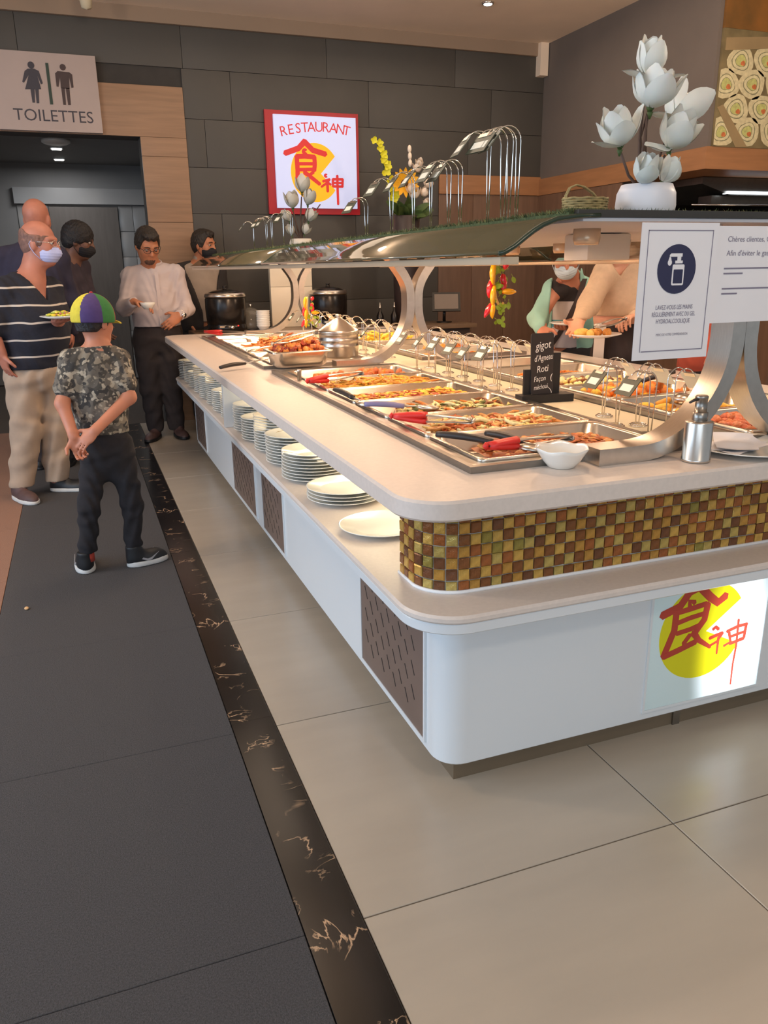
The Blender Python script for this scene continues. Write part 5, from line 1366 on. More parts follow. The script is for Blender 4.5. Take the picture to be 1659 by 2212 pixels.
def hair_(t, q, R, s, m, c, grow=.009, a0=.03, slope=.55, back=-.075, seed=1, crown=None, quiff=0):
    r, f, u = R[:, 0], R[:, 1], R[:, 2]; cc = V(*c)
    B = Body(); B.ell(q(0, -.014, .030), V(.075+grow, .094+grow, .088+grow)*s, R, .02); B.ell(q(0, -.045, -.02), V(.068+grow*.7, .055+grow*.7, .07)*s, R, .03); B.ell(q(0, .0, .0), V(.079+grow*.35, .05, .06)*s, R, .02)
    if quiff: B.ell(q(0, .055, .092), V(.050, .035, .022)*s*quiff, R, .03)
    def cut(x, y, z):
        P = np.stack([x-cc[0], y-cc[1], z-cc[2]], -1)/s; a, b_, d_ = P@r, P@f, P@u
        S = lambda v: np.clip(v, 0, 1)**2*(3-2*np.clip(v, 0, 1))
        thr = back+(.052+(-.02-.052-back))*0+(-.022-back)*S((b_+.045)/.05)+(.022+a0*1.15)*S((b_-.030)/.035)
        thr = thr+.006*np.sin(a*150+seed)*S((b_-.02)/.03)
        v = thr-d_
        if crown is not None: v = np.maximum(v, d_-crown-.03*S((-b_-.02)/.06))
        return (v*s).astype(np.float32)
    tex = folds(.0026, 3.2, seed)
    def warp(x, y, z):
        P = np.stack([x-cc[0], y-cc[1], z-cc[2]], -1)/s; a, b_, d_ = P@r, P@f, P@u
        return tex(x, y, z)+(.0018*np.sin(a*300+20*np.sin(b_*40))*np.clip(d_*12, 0, 1)).astype(np.float32)
    return surf('hair', m, B, .005*s, t, (cut,), warp)
def add_arm(B, sh, el, wr, r=(.05, .041, .028), k=.02): B.cone(sh, el, r[0], r[1], k); B.cone(el, wr, r[1], r[2], k)
def torso(B, J, s, rt_v, fv, cw, cd, ww, wd, grow=0, k=.05):
    R = np.column_stack([rt_v, fv, V(0, 0, 1)]); ch, wa = V(*J['chest']), V(*J['waist'])
    a, b = V(*J['shA']), V(*J['shB']); n_ = V(*J['neck'])
    B.ell(ch, (cw+grow, cd+grow, .19*s+grow), R, k); B.ell((ch+wa)/2+fv*wd*.08, ((cw+ww)/2*.97+grow, (cd+wd)/2+grow, .17*s+grow), R, k); B.ell(wa, (ww+grow, wd+grow, .17*s+grow), R, k)
    for q in (a, b): B.cone(n_-V(0, 0, .035*s), q, .050*s+grow, .056*s+grow, .04*s)
    if 'pelvis' in J: B.ell(V(*J['pelvis']), (ww*1.0+grow, wd*.95+grow, .12*s+grow), R, k)
def legs(B, J, s, r=(.085, .062, .045), grow=0, k=.035):
    for e in 'AB': B.cone(J['hip'+e], J['kn'+e], r[0]*s+grow, r[1]*s+grow, k); B.cone(J['kn'+e], J['an'+e], r[1]*s+grow, r[2]*s+grow, .02)
def shoe(t, heel, d, L, m, sm, w=.042, hh=.075, extra=None):
    d = nrm(V(d[0], d[1], 0)); sd = V(-d[1], d[0], 0); R = np.column_stack([sd, d, V(0, 0, 1)]); h0 = V(heel[0], heel[1], 0)
    B = Body(); B.ell(h0+d*L*.22+V(0, 0, .035), (w*.82, L*.24, hh*.85), R, .02); B.ell(h0+d*L*.62+V(0, 0, .022), (w, L*.40, hh*.58), R, .03); B.cone(h0+d*L*.2+V(0, 0, .05), h0+d*L*.16+V(0, 0, hh*1.15), w*.75, w*.8, .02)
    o = surf('shoe', m, B, .005, t, (lambda x, y, z: (.016-z).astype(np.float32), lambda x, y, z: (z-hh*1.25).astype(np.float32)))
    B = Body(); B.ell(h0+d*L*.24+V(0, 0, .012), (w*.93, L*.26, .05), R, .02); B.ell(h0+d*L*.62+V(0, 0, .012), (w*1.10, L*.415, .045), R, .04)
    o2 = surf('sole', sm, B, .0045, t, (lambda x, y, z: (.0035-z).astype(np.float32), lambda x, y, z: (z-.026-.012*np.abs((x-h0[0])*d[0]+(y-h0[1])*d[1]-L*.45)/L).astype(np.float32)))
    o2.parent = o
    if extra: extra(o, h0, d, sd)
    return o
zcut = lambda z0, sg=1: (lambda x, y, z: (sg*(z0-z)).astype(np.float32))
SK1 = mat('skin_tan', (190, 124, 96), .5, noise=(14, .06), sss=.2); SK2 = mat('skin_ruddy', (178, 116, 96), .5, noise=(16, .10), sss=.2); SK3 = mat('skin_warm', (186, 122, 88), .5, noise=(14, .06), sss=.2); SKD = mat('skin_brown', (110, 74, 58), .5, noise=(14, .06), sss=.15); SKL = mat('skin_light', (226, 168, 136), .5, noise=(14, .05), sss=.2)
IRIS = mat('iris_dark', (40, 30, 26), .2, noise=(9, .1)); SHOEB = mat('shoe_black', (30, 30, 32), .5, noise=(20, .15)); SOLEW = mat('sole_white', (206, 204, 200), .6, noise=(30, .06)); SHOEBR = mat('shoe_brown', (84, 62, 60), .6, noise=(20, .2))
HAIRD = mat('hair_dark', (44, 36, 30), .6, noise=(60, .3), bump=(120, .5)); HAIRB = mat('hair_black', (26, 22, 24), .6, noise=(60, .3), bump=(120, .5))
def stripes():
    m = mat('striped_knit', (30, 32, 44), .9, noise=(80, .15)); nt = m.node_tree; b = nt.nodes['Principled BSDF']; base = b.inputs['Base Color'].links[0].from_socket
    tc = nt.nodes['Texture Coordinate']; nz = nt.nodes.new('ShaderNodeTexNoise'); nz.inputs['Scale'].default_value = 5; sp = nt.nodes.new('ShaderNodeSeparateXYZ')
    nt.links.new(tc.outputs['Object'], nz.inputs['Vector']); nt.links.new(tc.outputs['Object'], sp.inputs[0])
    md = nt.nodes.new('ShaderNodeMath'); md.operation = 'MULTIPLY_ADD'; md.inputs[1].default_value = .03; nt.links.new(nz.outputs['Fac'], md.inputs[0]); nt.links.new(sp.outputs['Z'], md.inputs[2])
    pp = nt.nodes.new('ShaderNodeMath'); pp.operation = 'PINGPONG'; pp.inputs[1].default_value = .0475; nt.links.new(md.outputs[0], pp.inputs[0])
    ls = nt.nodes.new('ShaderNodeMath'); ls.operation = 'LESS_THAN'; ls.inputs[1].default_value = .0052; nt.links.new(pp.outputs[0], ls.inputs[0])
    mx = nt.nodes.new('ShaderNodeMix'); mx.data_type = 'RGBA'; nt.links.new(ls.outputs[0], mx.inputs['Factor']); nt.links.new(base, mx.inputs[6]); mx.inputs[7].default_value = rgb(196, 186, 176); nt.links.new(mx.outputs[2], b.inputs['Base Color'])
    return m
def camo():
    m = mat('camouflage_cotton', (98, 92, 84), .9, noise=(60, .1)); nt = m.node_tree; b = nt.nodes['Principled BSDF']; cur = b.inputs['Base Color'].links[0].from_socket; tc = nt.nodes['Texture Coordinate']
    for sc, th, off, c in ((26, .52, 0, (70, 66, 60)), (30, .555, 3.1, (134, 124, 108)), (34, .575, 7.7, (58, 56, 54)), (40, .60, 5.3, (168, 158, 140))):
        mp = nt.nodes.new('ShaderNodeMapping'); mp.inputs['Location'].default_value = (off, off*.7, off*.4); n = nt.nodes.new('ShaderNodeTexNoise'); n.inputs['Scale'].default_value = sc; n.inputs['Detail'].default_value = 1.5
        g = nt.nodes.new('ShaderNodeMapRange'); g.inputs[1].default_value = th-.012; g.inputs[2].default_value = th+.012; mx = nt.nodes.new('ShaderNodeMix'); mx.data_type = 'RGBA'
        nt.links.new(tc.outputs['Object'], mp.inputs[0]); nt.links.new(mp.outputs[0], n.inputs['Vector']); nt.links.new(n.outputs['Fac'], g.inputs[0]); nt.links.new(g.outputs[0], mx.inputs['Factor']); nt.links.new(cur, mx.inputs[6]); mx.inputs[7].default_value = rgb(*c); cur = mx.outputs[2]
    nt.links.new(cur, b.inputs['Base Color'])
    return m

# ---- the boy, seen from behind, hands joined behind his back
J = dict(head=(.066, 3.62, 1.100), neck=(.072, 3.60, 1.010), chest=(.050, 3.60, .865), waist=(.048, 3.60, .705), pelvis=(.055, 3.60, .585), shA=(-.045, 3.60, .940), shB=(.142, 3.60, .935), elA=(-.100, 3.545, .775), elB=(.168, 3.54, .785), wrA=(-.070, 3.470, .645), wrB=(.012, 3.452, .668), hipA=(.002, 3.60, .531), hipB=(.106, 3.60, .520), knA=(-.048, 3.585, .315), knB=(.134, 3.60, .309), anA=(-.082, 3.60, .085), anB=(.117, 3.605, .082))
t = thing('person', 'boy seen from behind in camouflage shirt and coloured cap with hands clasped behind his back', 'person', (.02, 3.6, .003))
rv, fv = V(1, 0, 0), V(0, 1, 0); B = Body(); hs = .80
q, R = add_head(B, J['head'], (.75, .66, -.05), hs, J['neck'], True, .042); torso(B, J, .70, rv, fv, .095, .065, .085, .065); add_arm(B, J['shA'], J['elA'], J['wrA'], (.033, .028, .021)); add_arm(B, J['shB'], J['elB'], J['wrB'], (.033, .028, .021)); legs(B, J, .7, (.065, .05, .035))
add_hand(B, J['wrA'], (.22, -.05, -1), (.25, -1, .0), .74, (.75, .7, .5), 1, .1, 1.0, .5); add_hand(B, J['wrB'], (-.72, -.12, -.62), (.1, .6, -.5), .74, (.3, .35, .3), -1, .14, 1.0, .3)
surf('body', SK1, B, .0052, t)
B = Body(); torso(B, J, .70, rv, fv, .108, .075, .100, .075, .008)
for e in 'AB': B.cone(J['sh'+e], V(*J['sh'+e])+(V(*J['el'+e])-V(*J['sh'+e]))*.62, .047, .050, .03)
def armcut(x, y, z): return np.full(x.shape, -1, np.float32)
surf('camouflage_shirt', camo(), B, .006, t, (zcut(.632), zcut(1.0, -1)), folds(.0028, 1.6, 2))
b = MB(); b.tube([(.070+.050*math.cos(a), 3.60+.046*math.sin(a), .998) for a in np.linspace(0, 2*PI, 25)[:-1]], .0055, 8, loop=True); b.build('collar', MATS['camouflage_cotton'], t)
B = Body(); B.ell(V(*J['pelvis']), (.108, .085, .10), np.eye(3), .04); legs(B, J, .7, (.090, .066, .054), 0, .05)
TRB = mat('trousers_black', (36, 33, 36), .95, noise=(30, .2)); tr = surf('trousers', TRB, B, .0062, t, (zcut(.095), zcut(.648, -1)), folds(.006, 1.5, 4))
sock = mat('sock_red', (176, 66, 52), .9, noise=(60, .15)); b = MB()
for e in 'AB': b.tube([V(*J['an'+e])-V(0, 0, .03), V(*J['an'+e])+V(0, 0, .025)], .031, 14)
b.build('socks', sock, t)
GM = mat('swoosh_grey', (150, 148, 150), .5, noise=(20, .05))
def swoosh(o, h0, d, sd):
    b = MB()
    for k in ((-1, 1)):
        c = h0+d*.10+sd*k*.0385+V(0, 0, .040)
        b.prism([(-.045, .000), (-.02, -.012), (.0, -.010), (.040, .020), (.0, .0), (-.018, -.003), (-.038, .006)], c, d, V(0, 0, 1)-sd*k*.25, .0025*(-k))
    x = b.build('side_mark', GM, None, at=root_loc(o)); x.parent = o; x.location = (0, 0, 0)
shoe(t, (-.092, 3.565), (-.08, 1, 0), .185, SHOEB, SOLEW, .040, .082, swoosh); shoe(t, (.085, 3.588), (.88, .25, 0), .185, SHOEB, SOLEW, .040, .082, swoosh)
CAPC = [mat('cap_'+n, c, .85, noise=(60, .08)) for n, c in (('purple', (74, 56, 110)), ('green', (52, 116, 58)), ('red', (176, 44, 50)), ('yellow', (206, 190, 60)), ('blue', (58, 70, 136)), ('sand', (180, 120, 80)))]
cr, cf, cu = R[:, 0], R[:, 1], R[:, 2]; cc = V(*J['head'])+cu*.018-cf*.006
cap = Body(); cap.ell(cc, (.083, .095, .098), R, .02); vs, fs = cap.mesh(.0055, (lambda x, y, z: (((x-cc[0])*-cu[0]+(y-cc[1])*-cu[1]+(z-cc[2])*-cu[2])-.022).astype(np.float32),))
cb = MB(); cenf = vs[fs].mean(1)-cc; a_ = np.arctan2(cenf@cr, cenf@cf); seg = ((a_+PI)/(2*PI)*6+.25).astype(int) % 6
order = [0, 1, 3, 4, 2, 0]
cb.add(vs, [tuple(f) for f in fs.tolist()], 0, True)
for i in range(len(fs)): cb.m[i] = [3, 0, 3, 2, 1, 0][seg[i]]
cp = cb.build('cap', CAPC, t)
b = MB(); b.ell(cc+cu*.099, (.008, .008, .005), R); b.build('cap_button', CAPC[2], None, at=root_loc(t)).parent = cp
bpy.data.objects[cp.children[0].name].location = (0, 0, 0)
b = MB(); vv = []
for i in range(9):
    a = -.95+1.9*i/8
    for j in range(4): vv.append(cc-cu*(.012+.012*j*j/9)+cf*(.088*math.cos(a)+.018*j*math.cos(a*.6))+cr*(.077*math.sin(a)*(1-.05*j)))
b.add(vv+[p-cu*.003 for p in vv], [(i*4+j, i*4+j+1, (i+1)*4+j+1, (i+1)*4+j) for i in range(8) for j in range(3)]+[tuple(36+x for x in (i*4+j, (i+1)*4+j, (i+1)*4+j+1, i*4+j+1)) for i in range(8) for j in range(3)])
b.build('cap_brim', CAPC[3], t)
hair_(t, q, R, hs, HAIRB, J['head'], -.002, -.01, .9, -.052, 3)

# ---- older man in a striped jumper, facing the counter, plate in hand
J = dict(head=(-.150, 5.10, 1.462), neck=(-.225, 5.10, 1.275), chest=(-.250, 5.10, 1.125), waist=(-.232, 5.08, .950), pelvis=(-.262, 5.10, .800), shA=(-.375, 5.00, 1.205), shB=(-.130, 5.23, 1.205), elA=(-.453, 4.95, .99), wrA=(-.420, 4.95, .865), elB=(-.092, 5.16, 1.010), wrB=(-.110, 4.945, 1.035), hipA=(-.335, 5.06, .70), hipB=(-.205, 5.15, .70), knA=(-.364, 5.06, .400), knB=(-.209, 5.15, .390), anA=(-.430, 5.07, .085), anB=(-.235, 5.14, .075))
t = thing('person', 'older balding man in striped navy jumper, beige trousers and blue mask', 'person', (-.3, 5.1, .003))
fv = nrm(V(.62, -.78, 0)); rv = nrm(np.cross(fv, V(0, 0, 1))); B = Body()
q, R = add_head(B, J['head'], (.93, -.34, -.08), 1.0, J['neck'], True, .062); torso(B, J, .95, rv, fv, .165, .11, .165, .135); add_arm(B, J['shA'], J['elA'], J['wrA'], (.05, .043, .030)); add_arm(B, J['shB'], J['elB'], J['wrB'], (.05, .043, .030)); legs(B, J, .95, (.075, .055, .04))
add_hand(B, J['wrA'], (.12, .1, -1), (.7, .5, .1), .95, (.4, .4, .3), 1); add_hand(B, J['wrB'], (.25, -.95, .1), (0, 0, 1), .95, (.25, .3, .3), -1, .1, 1, .6)
surf('body', SK2, B, .0062, t); eyes(t, q, R, 1, IRIS); glasses(t, q, R, 1, CHROME); mask_(t, q, R, 1, mat('mask_blue', (176, 184, 226), .8, noise=(30, .04)), J['head'])
hair_(t, q, R, 1, mat('hair_grey_fringe', (120, 88, 78), .7, noise=(60, .3)), J['head'], .003, .0, 1.35, -.085, 5, .040)
B = Body(); torso(B, J, .95, rv, fv, .178, .125, .182, .155, .010)
for e in 'AB': B.cone(J['sh'+e], V(*J['sh'+e])+(V(*J['el'+e])-V(*J['sh'+e]))*.9, .068, .066, .04)
nk = V(*J['neck'])
def vneck(x, y, z):
    P = np.stack([x-nk[0], y-nk[1]], -1); b_ = P@fv[:2]; a = np.abs(P@rv[:2])
    return np.where((b_ > .0) & (z > nk[2]-.16), .075*np.clip((z-(nk[2]-.14))/.14, 0, 1.2)-a-.004, np.where(z > nk[2]-.035, .062-np.hypot(P[..., 0], P[..., 1]), -1)).astype(np.float32)
surf('striped_jumper', stripes(), B, .0072, t, (zcut(.772), vneck), folds(.004, 1.1, 6))
B = Body(); B.ell(V(*J['pelvis'])-V(0, 0, .05), (.168, .15, .13), np.column_stack([rv, fv, V(0, 0, 1)]), .05); legs(B, J, .95, (.108, .086, .075), 0, .05)
surf('trousers', mat('trousers_beige', (172, 150, 130), .9, noise=(12, .08)), B, .0075, t, (zcut(.075), zcut(.79, -1)), folds(.008, .9, 7))
shoe(t, (-.47, 5.10), (.42, -.9, 0), .27, SHOEBR, SOLEW, .05, .085); shoe(t, (-.275, 5.16), (.95, -.3, 0), .27, SHOEB, SOLEW, .05, .085)
hp = thing('held_plate', 'white plate of green salad held by the man in the striped jumper', 'plate', (-.085, 4.85, 1.055))
b = MB(); b.lathe([(0, 1.055), (.065, 1.055), (.11, 1.068), (.108, 1.071), (.06, 1.060), (0, 1.060)], 32, (-.085, 4.85, 0), cap0=False, cap1=False); b.build('plate', PLATE, hp)
food('green_salad', 'green and yellow salad on the plate held by the striped man', -.15, -.02, 4.79, 4.91, 1.060, .03, [('salad', (166, 184, 60)), ('saladpale', (214, 214, 120)), ('lemon', (244, 208, 70))], 90, 'flat', 31, .03)

# ---- second bald man directly behind, seen from the back
J = dict(head=(-.165, 5.78, 1.630), neck=(-.20, 5.78, 1.46), chest=(-.235, 5.79, 1.29), waist=(-.25, 5.80, 1.04), pelvis=(-.26, 5.80, .88), shA=(-.395, 5.78, 1.39), shB=(-.07, 5.80, 1.39), elA=(-.43, 5.80, 1.12), wrA=(-.40, 5.86, .90), elB=(-.03, 5.84, 1.12), wrB=(-.05, 5.92, .92), hipA=(-.34, 5.8, .80), hipB=(-.18, 5.8, .80), knA=(-.34, 5.80, .45), knB=(-.19, 5.80, .45), anA=(-.35, 5.82, .09), anB=(-.19, 5.82, .09))
t = thing('person', 'taller bald man seen from behind, standing behind the man in stripes', 'person', (-.26, 5.8, .003))
fv = nrm(V(.15, 1, 0)); rv = nrm(np.cross(fv, V(0, 0, 1))); B = Body()
q, R = add_head(B, J['head'], (.35, .94, 0), 1.0, J['neck'], True, .06); torso(B, J, 1, rv, fv, .165, .11, .15, .11); add_arm(B, J['shA'], J['elA'], J['wrA']); add_arm(B, J['shB'], J['elB'], J['wrB']); legs(B, J, 1, (.075, .055, .04))
add_hand(B, J['wrA'], (0, .2, -1), (.8, 0, 0), 1); add_hand(B, J['wrB'], (0, .2, -1), (-.8, 0, 0), 1, side=-1); surf('body', SK2, B, .007, t); eyes(t, q, R, 1, IRIS)
NAVY = mat('jacket_navy', (44, 42, 62), .9, noise=(30, .1)); B = Body(); torso(B, J, 1, rv, fv, .18, .125, .17, .13, .01)
for e in 'AB': add_arm(B, J['sh'+e], J['el'+e], J['wr'+e], (.066, .056, .046), .03)
surf('navy_jacket', NAVY, B, .0085, t, (zcut(.80),), folds(.004, 1, 8))
TRG = mat('trousers_charcoal', (48, 44, 48), .9, noise=(20, .1)); B = Body(); B.ell(V(*J['pelvis'])-V(0, 0, .06), (.16, .13, .13), np.eye(3), .05); legs(B, J, 1, (.098, .075, .062), 0, .05); surf('trousers', TRG, B, .0085, t, (zcut(.05), zcut(.86, -1)), folds(.006, 1, 9))
shoe(t, (-.36, 5.76), (0, 1, 0), .28, SHOEB, SHOEB, .048); shoe(t, (-.19, 5.76), (.1, 1, 0), .28, SHOEB, SHOEB, .048)

# ---- man in dark clothes with black mask by the doorway
J = dict(head=(.075, 6.30, 1.515), neck=(.000, 6.32, 1.375), chest=(-.035, 6.34, 1.20), waist=(-.055, 6.36, .96), pelvis=(-.065, 6.38, .83), shA=(-.10, 6.20, 1.335), shB=(.065, 6.46, 1.335), elA=(.00, 6.12, 1.10), wrA=(.085, 6.07, .935), elB=(.10, 6.40, 1.09), wrB=(.14, 6.28, .93), hipA=(-.09, 6.30, .77), hipB=(-.04, 6.45, .77), knA=(-.06, 6.28, .43), knB=(.00, 6.46, .43), anA=(-.09, 6.28, .09), anB=(-.03, 6.46, .09))
t = thing('person', 'man in dark jacket and black mask in profile before the toilet doorway', 'person', (-.05, 6.36, .003))
fv = nrm(V(.9, -.42, 0)); rv = nrm(np.cross(fv, V(0, 0, 1))); B = Body()
q, R = add_head(B, J['head'], (.94, -.22, -.25), 1.0, J['neck']); torso(B, J, 1, rv, fv, .155, .105, .14, .11); add_arm(B, J['shA'], J['elA'], J['wrA']); add_arm(B, J['shB'], J['elB'], J['wrB']); legs(B, J, 1, (.075, .055, .04))
add_hand(B, J['wrA'], (.5, -.1, -.8), (.3, .5, -.2), 1); add_hand(B, J['wrB'], (.5, -.3, -.8), (.3, -.5, -.2), 1, side=-1); surf('body', SKD, B, .007, t); eyes(t, q, R, 1, IRIS)
mask_(t, q, R, 1, mat('mask_black', (24, 24, 30), .8, noise=(30, .1)), J['head']); hair_(t, q, R, 1, HAIRB, J['head'], .016, .0, .75, -.07, 4)
B = Body(); torso(B, J, 1, rv, fv, .17, .125, .16, .13, .01)
for e in 'AB': add_arm(B, J['sh'+e], J['el'+e], J['wr'+e], (.066, .056, .044), .03)
surf('dark_jacket', mat('jacket_plum_dark', (58, 50, 60), .9, noise=(30, .1)), B, .0085, t, (zcut(.78),), folds(.005, 1, 11))
B = Body(); B.ell(V(*J['pelvis'])-V(0, 0, .06), (.15, .13, .13), np.column_stack([rv, fv, V(0, 0, 1)]), .05); legs(B, J, 1, (.095, .072, .06), 0, .05); surf('trousers', mat('trousers_dark', (40, 37, 40), .9, noise=(20, .1)), B, .0085, t, (zcut(.05), zcut(.85, -1)), folds(.006, 1, 12))
shoe(t, (-.14, 6.28), (.95, -.3, 0), .28, SHOEB, SHOEB, .048); shoe(t, (-.08, 6.46), (.95, -.3, 0), .28, SHOEB, SHOEB, .048)

# ---- man in white shirt holding a small bowl
J = dict(head=(.560, 6.50, 1.488), neck=(.593, 6.60, 1.345), chest=(.586, 6.61, 1.150), waist=(.585, 6.61, .955), pelvis=(.578, 6.62, .82), shA=(.420, 6.60, 1.262), shB=(.758, 6.60, 1.275), elA=(.345, 6.52, 1.030), elB=(.818, 6.55, 1.010), wrA=(.408, 6.335, 1.080), wrB=(.738, 6.385, .972), hipA=(.495, 6.62, .74), hipB=(.655, 6.62, .74), knA=(.485, 6.59, .400), knB=(.645, 6.60, .395), anA=(.495, 6.61, .080), anB=(.662, 6.62, .075))
t = thing('person', 'bearded man in white shirt and glasses looking down at a small bowl', 'person', (.58, 6.61, .003))
fv = nrm(V(.18, -1, 0)); rv = nrm(np.cross(fv, V(0, 0, 1))); B = Body()
q, R = add_head(B, J['head'], (.20, -.86, -.46), 1.06, J['neck'], True, .058); torso(B, J, 1, rv, fv, .175, .115, .165, .13); add_arm(B, J['shA'], J['elA'], J['wrA'], (.05, .043, .031)); add_arm(B, J['shB'], J['elB'], J['wrB'], (.05, .043, .031)); legs(B, J, 1, (.08, .058, .042))
add_hand(B, J['wrA'], (.86, -.42, -.18), (.2, -.3, -.9), 1.0, (.35, .45, .35), -1, .1, 1, .9); add_hand(B, J['wrB'], (-.78, -.2, -.55), (-.2, .9, -.25), 1.0, (.35, .45, .35), -1, .1, 1, .4)
surf('body', SK3, B, .0062, t); eyes(t, q, R, 1.06, IRIS, (0, -.004)); glasses(t, q, R, 1.06, DARK)
hair_(t, q, R, 1.06, HAIRD, J['head'], .009, .058, .62, -.07, 7, None, 1.1)
hc = V(*J['head']); B = Body(); B.ell(q(0, .060, -.088), V(.040, .034, .034)*1.06, R, .02)
surf('beard', mat('beard_dark', (84, 58, 46), .8, noise=(90, .3)), B, .005, t, (lambda x, y, z: (np.stack([x-hc[0], y-hc[1], z-hc[2]], -1)@R[:, 2]+.072).astype(np.float32),), folds(.0016, 4, 2))
b = MB()
for k in (-1, 1): b.tube([q(.014*k, .095, .021), q(.03*k, .094, .026), q(.05*k, .081, .020)], [.003, .0042, .002], 6)
b.build('eyebrows', HAIRD, t)
B = Body(); torso(B, J, 1, rv, fv, .172, .118, .172, .139, .013)
for e in 'AB': add_arm(B, J['sh'+e], J['el'+e], V(*J['el'+e])+(V(*J['wr'+e])-V(*J['el'+e]))*.92, (.062, .055, .042), .035)
B.cone(V(*J['neck'])-V(0, 0, .03), V(*J['neck'])+V(-.004, -.008, .028), .068, .064, .02)
WS = mat('shirt_white', (196, 184, 184), .85, noise=(8, .03)); sh = surf('white_shirt', WS, B, .0072, t, (zcut(.885), lambda x, y, z: (z-1.362-.35*(y-6.59)).astype(np.float32)), folds(.0036, 1.5, 13))
b = MB()
for k in range(11):
    z = 1.30-k*.040; yy = 6.61-.158 if k > 2 else 6.61-.12-.012*k
b.bar([(.600, 6.478, 1.29), (.602, 6.466, 1.22), (.603, 6.458, 1.12), (.604, 6.452, 1.0), (.604, 6.455, .90)], .014, .0015, (1, .18, 0)); b.build('button_placket', WS, t)
b = MB(); b.tube([(.590+.067*math.cos(a), 6.588+.062*math.sin(a), 1.362+.35*.058*math.sin(a)) for a in np.linspace(0, 2*PI, 29)[:-1]], .008, 8, loop=True, flat=1.6); b.build('collar', WS, t)
B = Body(); B.ell(V(*J['pelvis'])+V(0, 0, .0), (.182, .148, .14), np.column_stack([rv, fv, V(0, 0, 1)]), .05); legs(B, J, 1, (.108, .082, .066), 0, .05)
surf('trousers', mat('trousers_slate', (58, 50, 50), .9, noise=(20, .1)), B, .008, t, (zcut(.05), zcut(.94, -1)), folds(.006, 1, 14))
shoe(t, (.51, 6.65), (-.35, -.93, 0), .28, SHOEBR, SHOEB, .05); shoe(t, (.67, 6.66), (.1, -1, 0), .28, SHOEBR, SHOEB, .05)
b = MB(); wa = V(*J['wrB']); wd_ = nrm(V(*J['wrB'])-V(*J['elB'])); g = nrm(np.cross(wd_, V(0, 0, 1))); h_ = np.cross(wd_, g)
b.tube([wa-wd_*.012+(g*math.cos(a)+h_*math.sin(a))*.037 for a in np.linspace(0, 2*PI, 21)[:-1]], .006, 6, loop=True); b.tube([wa-wd_*.012+V(.022, -.034, .0), wa-wd_*.012+V(.028, -.044, .0)], .019, 14); b.build('wristwatch', CHROME, t)
bt = thing('held_bowl', 'small cream bowl held by the man in the white shirt', 'bowl', (.500, 6.275, 1.03))
b = MB(); b.lathe([(.026, 1.030), (.030, 1.031), (.048, 1.056), (.056, 1.078), (.054, 1.079), (.044, 1.056), (.026, 1.038), (.001, 1.036)], 30, (.500, 6.275, 0)); b.build('bowl', PLATE, bt)

# ---- man in suit jacket and black mask behind the soup table
J = dict(head=(1.065, 7.06, 1.505), neck=(1.025, 7.09, 1.365), chest=(1.02, 7.10, 1.18), waist=(1.01, 7.11, .96), pelvis=(1.0, 7.11, .85), shA=(.868, 7.09, 1.29), shB=(1.175, 7.12, 1.29), elA=(.84, 7.09, 1.05), wrA=(.90, 7.04, .87), elB=(1.21, 7.12, 1.05), wrB=(1.17, 7.06, .87), hipA=(.93, 7.12, .78), hipB=(1.08, 7.12, .78), knA=(.93, 7.12, .43), knB=(1.08, 7.12, .43), anA=(.93, 7.13, .08), anB=(1.08, 7.13, .08))
t = thing('person', 'dark-haired man in dark suit jacket and black mask behind the soup kettle', 'person', (1.02, 7.1, .0))
fv = nrm(V(.25, -1, 0)); rv = nrm(np.cross(fv, V(0, 0, 1))); B = Body()
q, R = add_head(B, J['head'], (.72, -.68, -.10), 1.0, J['neck']); torso(B, J, 1, rv, fv, .155, .095, .14, .10); add_arm(B, J['shA'], J['elA'], J['wrA']); add_arm(B, J['shB'], J['elB'], J['wrB']); legs(B, J, 1, (.07, .055, .04))
add_hand(B, J['wrA'], (.1, -.1, -1), (.8, 0, 0), 1); add_hand(B, J['wrB'], (-.1, -.1, -1), (-.8, 0, 0), 1, side=-1); surf('body', SK3, B, .007, t); eyes(t, q, R, 1, IRIS)
b = MB()
for k in (-1, 1): b.tube([q(.014*k, .095, .020), q(.03*k, .094, .026), q(.05*k, .081, .021)], [.003, .0045, .002], 6)
b.build('eyebrows', HAIRD, t)
mask_(t, q, R, 1, MATS['mask_black'], J['head']); hair_(t, q, R, 1, HAIRD, J['head'], .009, .054, .65, -.08, 9, None, .9)
B = Body(); torso(B, J, 1, rv, fv, .160, .100, .15, .105, .006); B.cone(V(*J['neck'])-V(0, 0, .05), V(*J['neck'])+V(0, 0, .015), .066, .06, .02); surf('grey_shirt', mat('shirt_grey', (164, 148, 134), .85, noise=(10, .05)), B, .0085, t, (zcut(.88),), folds(.003, 1, 15))
B = Body(); torso(B, J, 1, rv, fv, .175, .108, .165, .112, .012)
for e in 'AB': add_arm(B, J['sh'+e], J['el'+e], J['wr'+e], (.066, .056, .046), .03)
c0 = V(*J['chest'])
def opening(x, y, z):
    P = np.stack([x-c0[0], y-c0[1]], -1); a = np.abs(P@rv[:2]); b_ = P@fv[:2]
    return np.where(b_ > .02, .045+.10*np.clip((z-.95)/.35, 0, 1)-a, np.where(z > 1.34, .075-np.hypot(P[..., 0], P[..., 1]), -1)).astype(np.float32)
surf('suit_jacket', mat('suit_charcoal', (50, 45, 44), .9, noise=(30, .1)), B, .0085, t, (zcut(.80), opening), folds(.003, 1, 16))
B = Body(); B.ell(V(*J['pelvis'])-V(0, 0, .05), (.15, .105, .13), np.eye(3), .05); legs(B, J, 1, (.085, .07, .06), 0, .05); surf('trousers', MATS['suit_charcoal'], B, .009, t, (zcut(.05), zcut(.86, -1)))
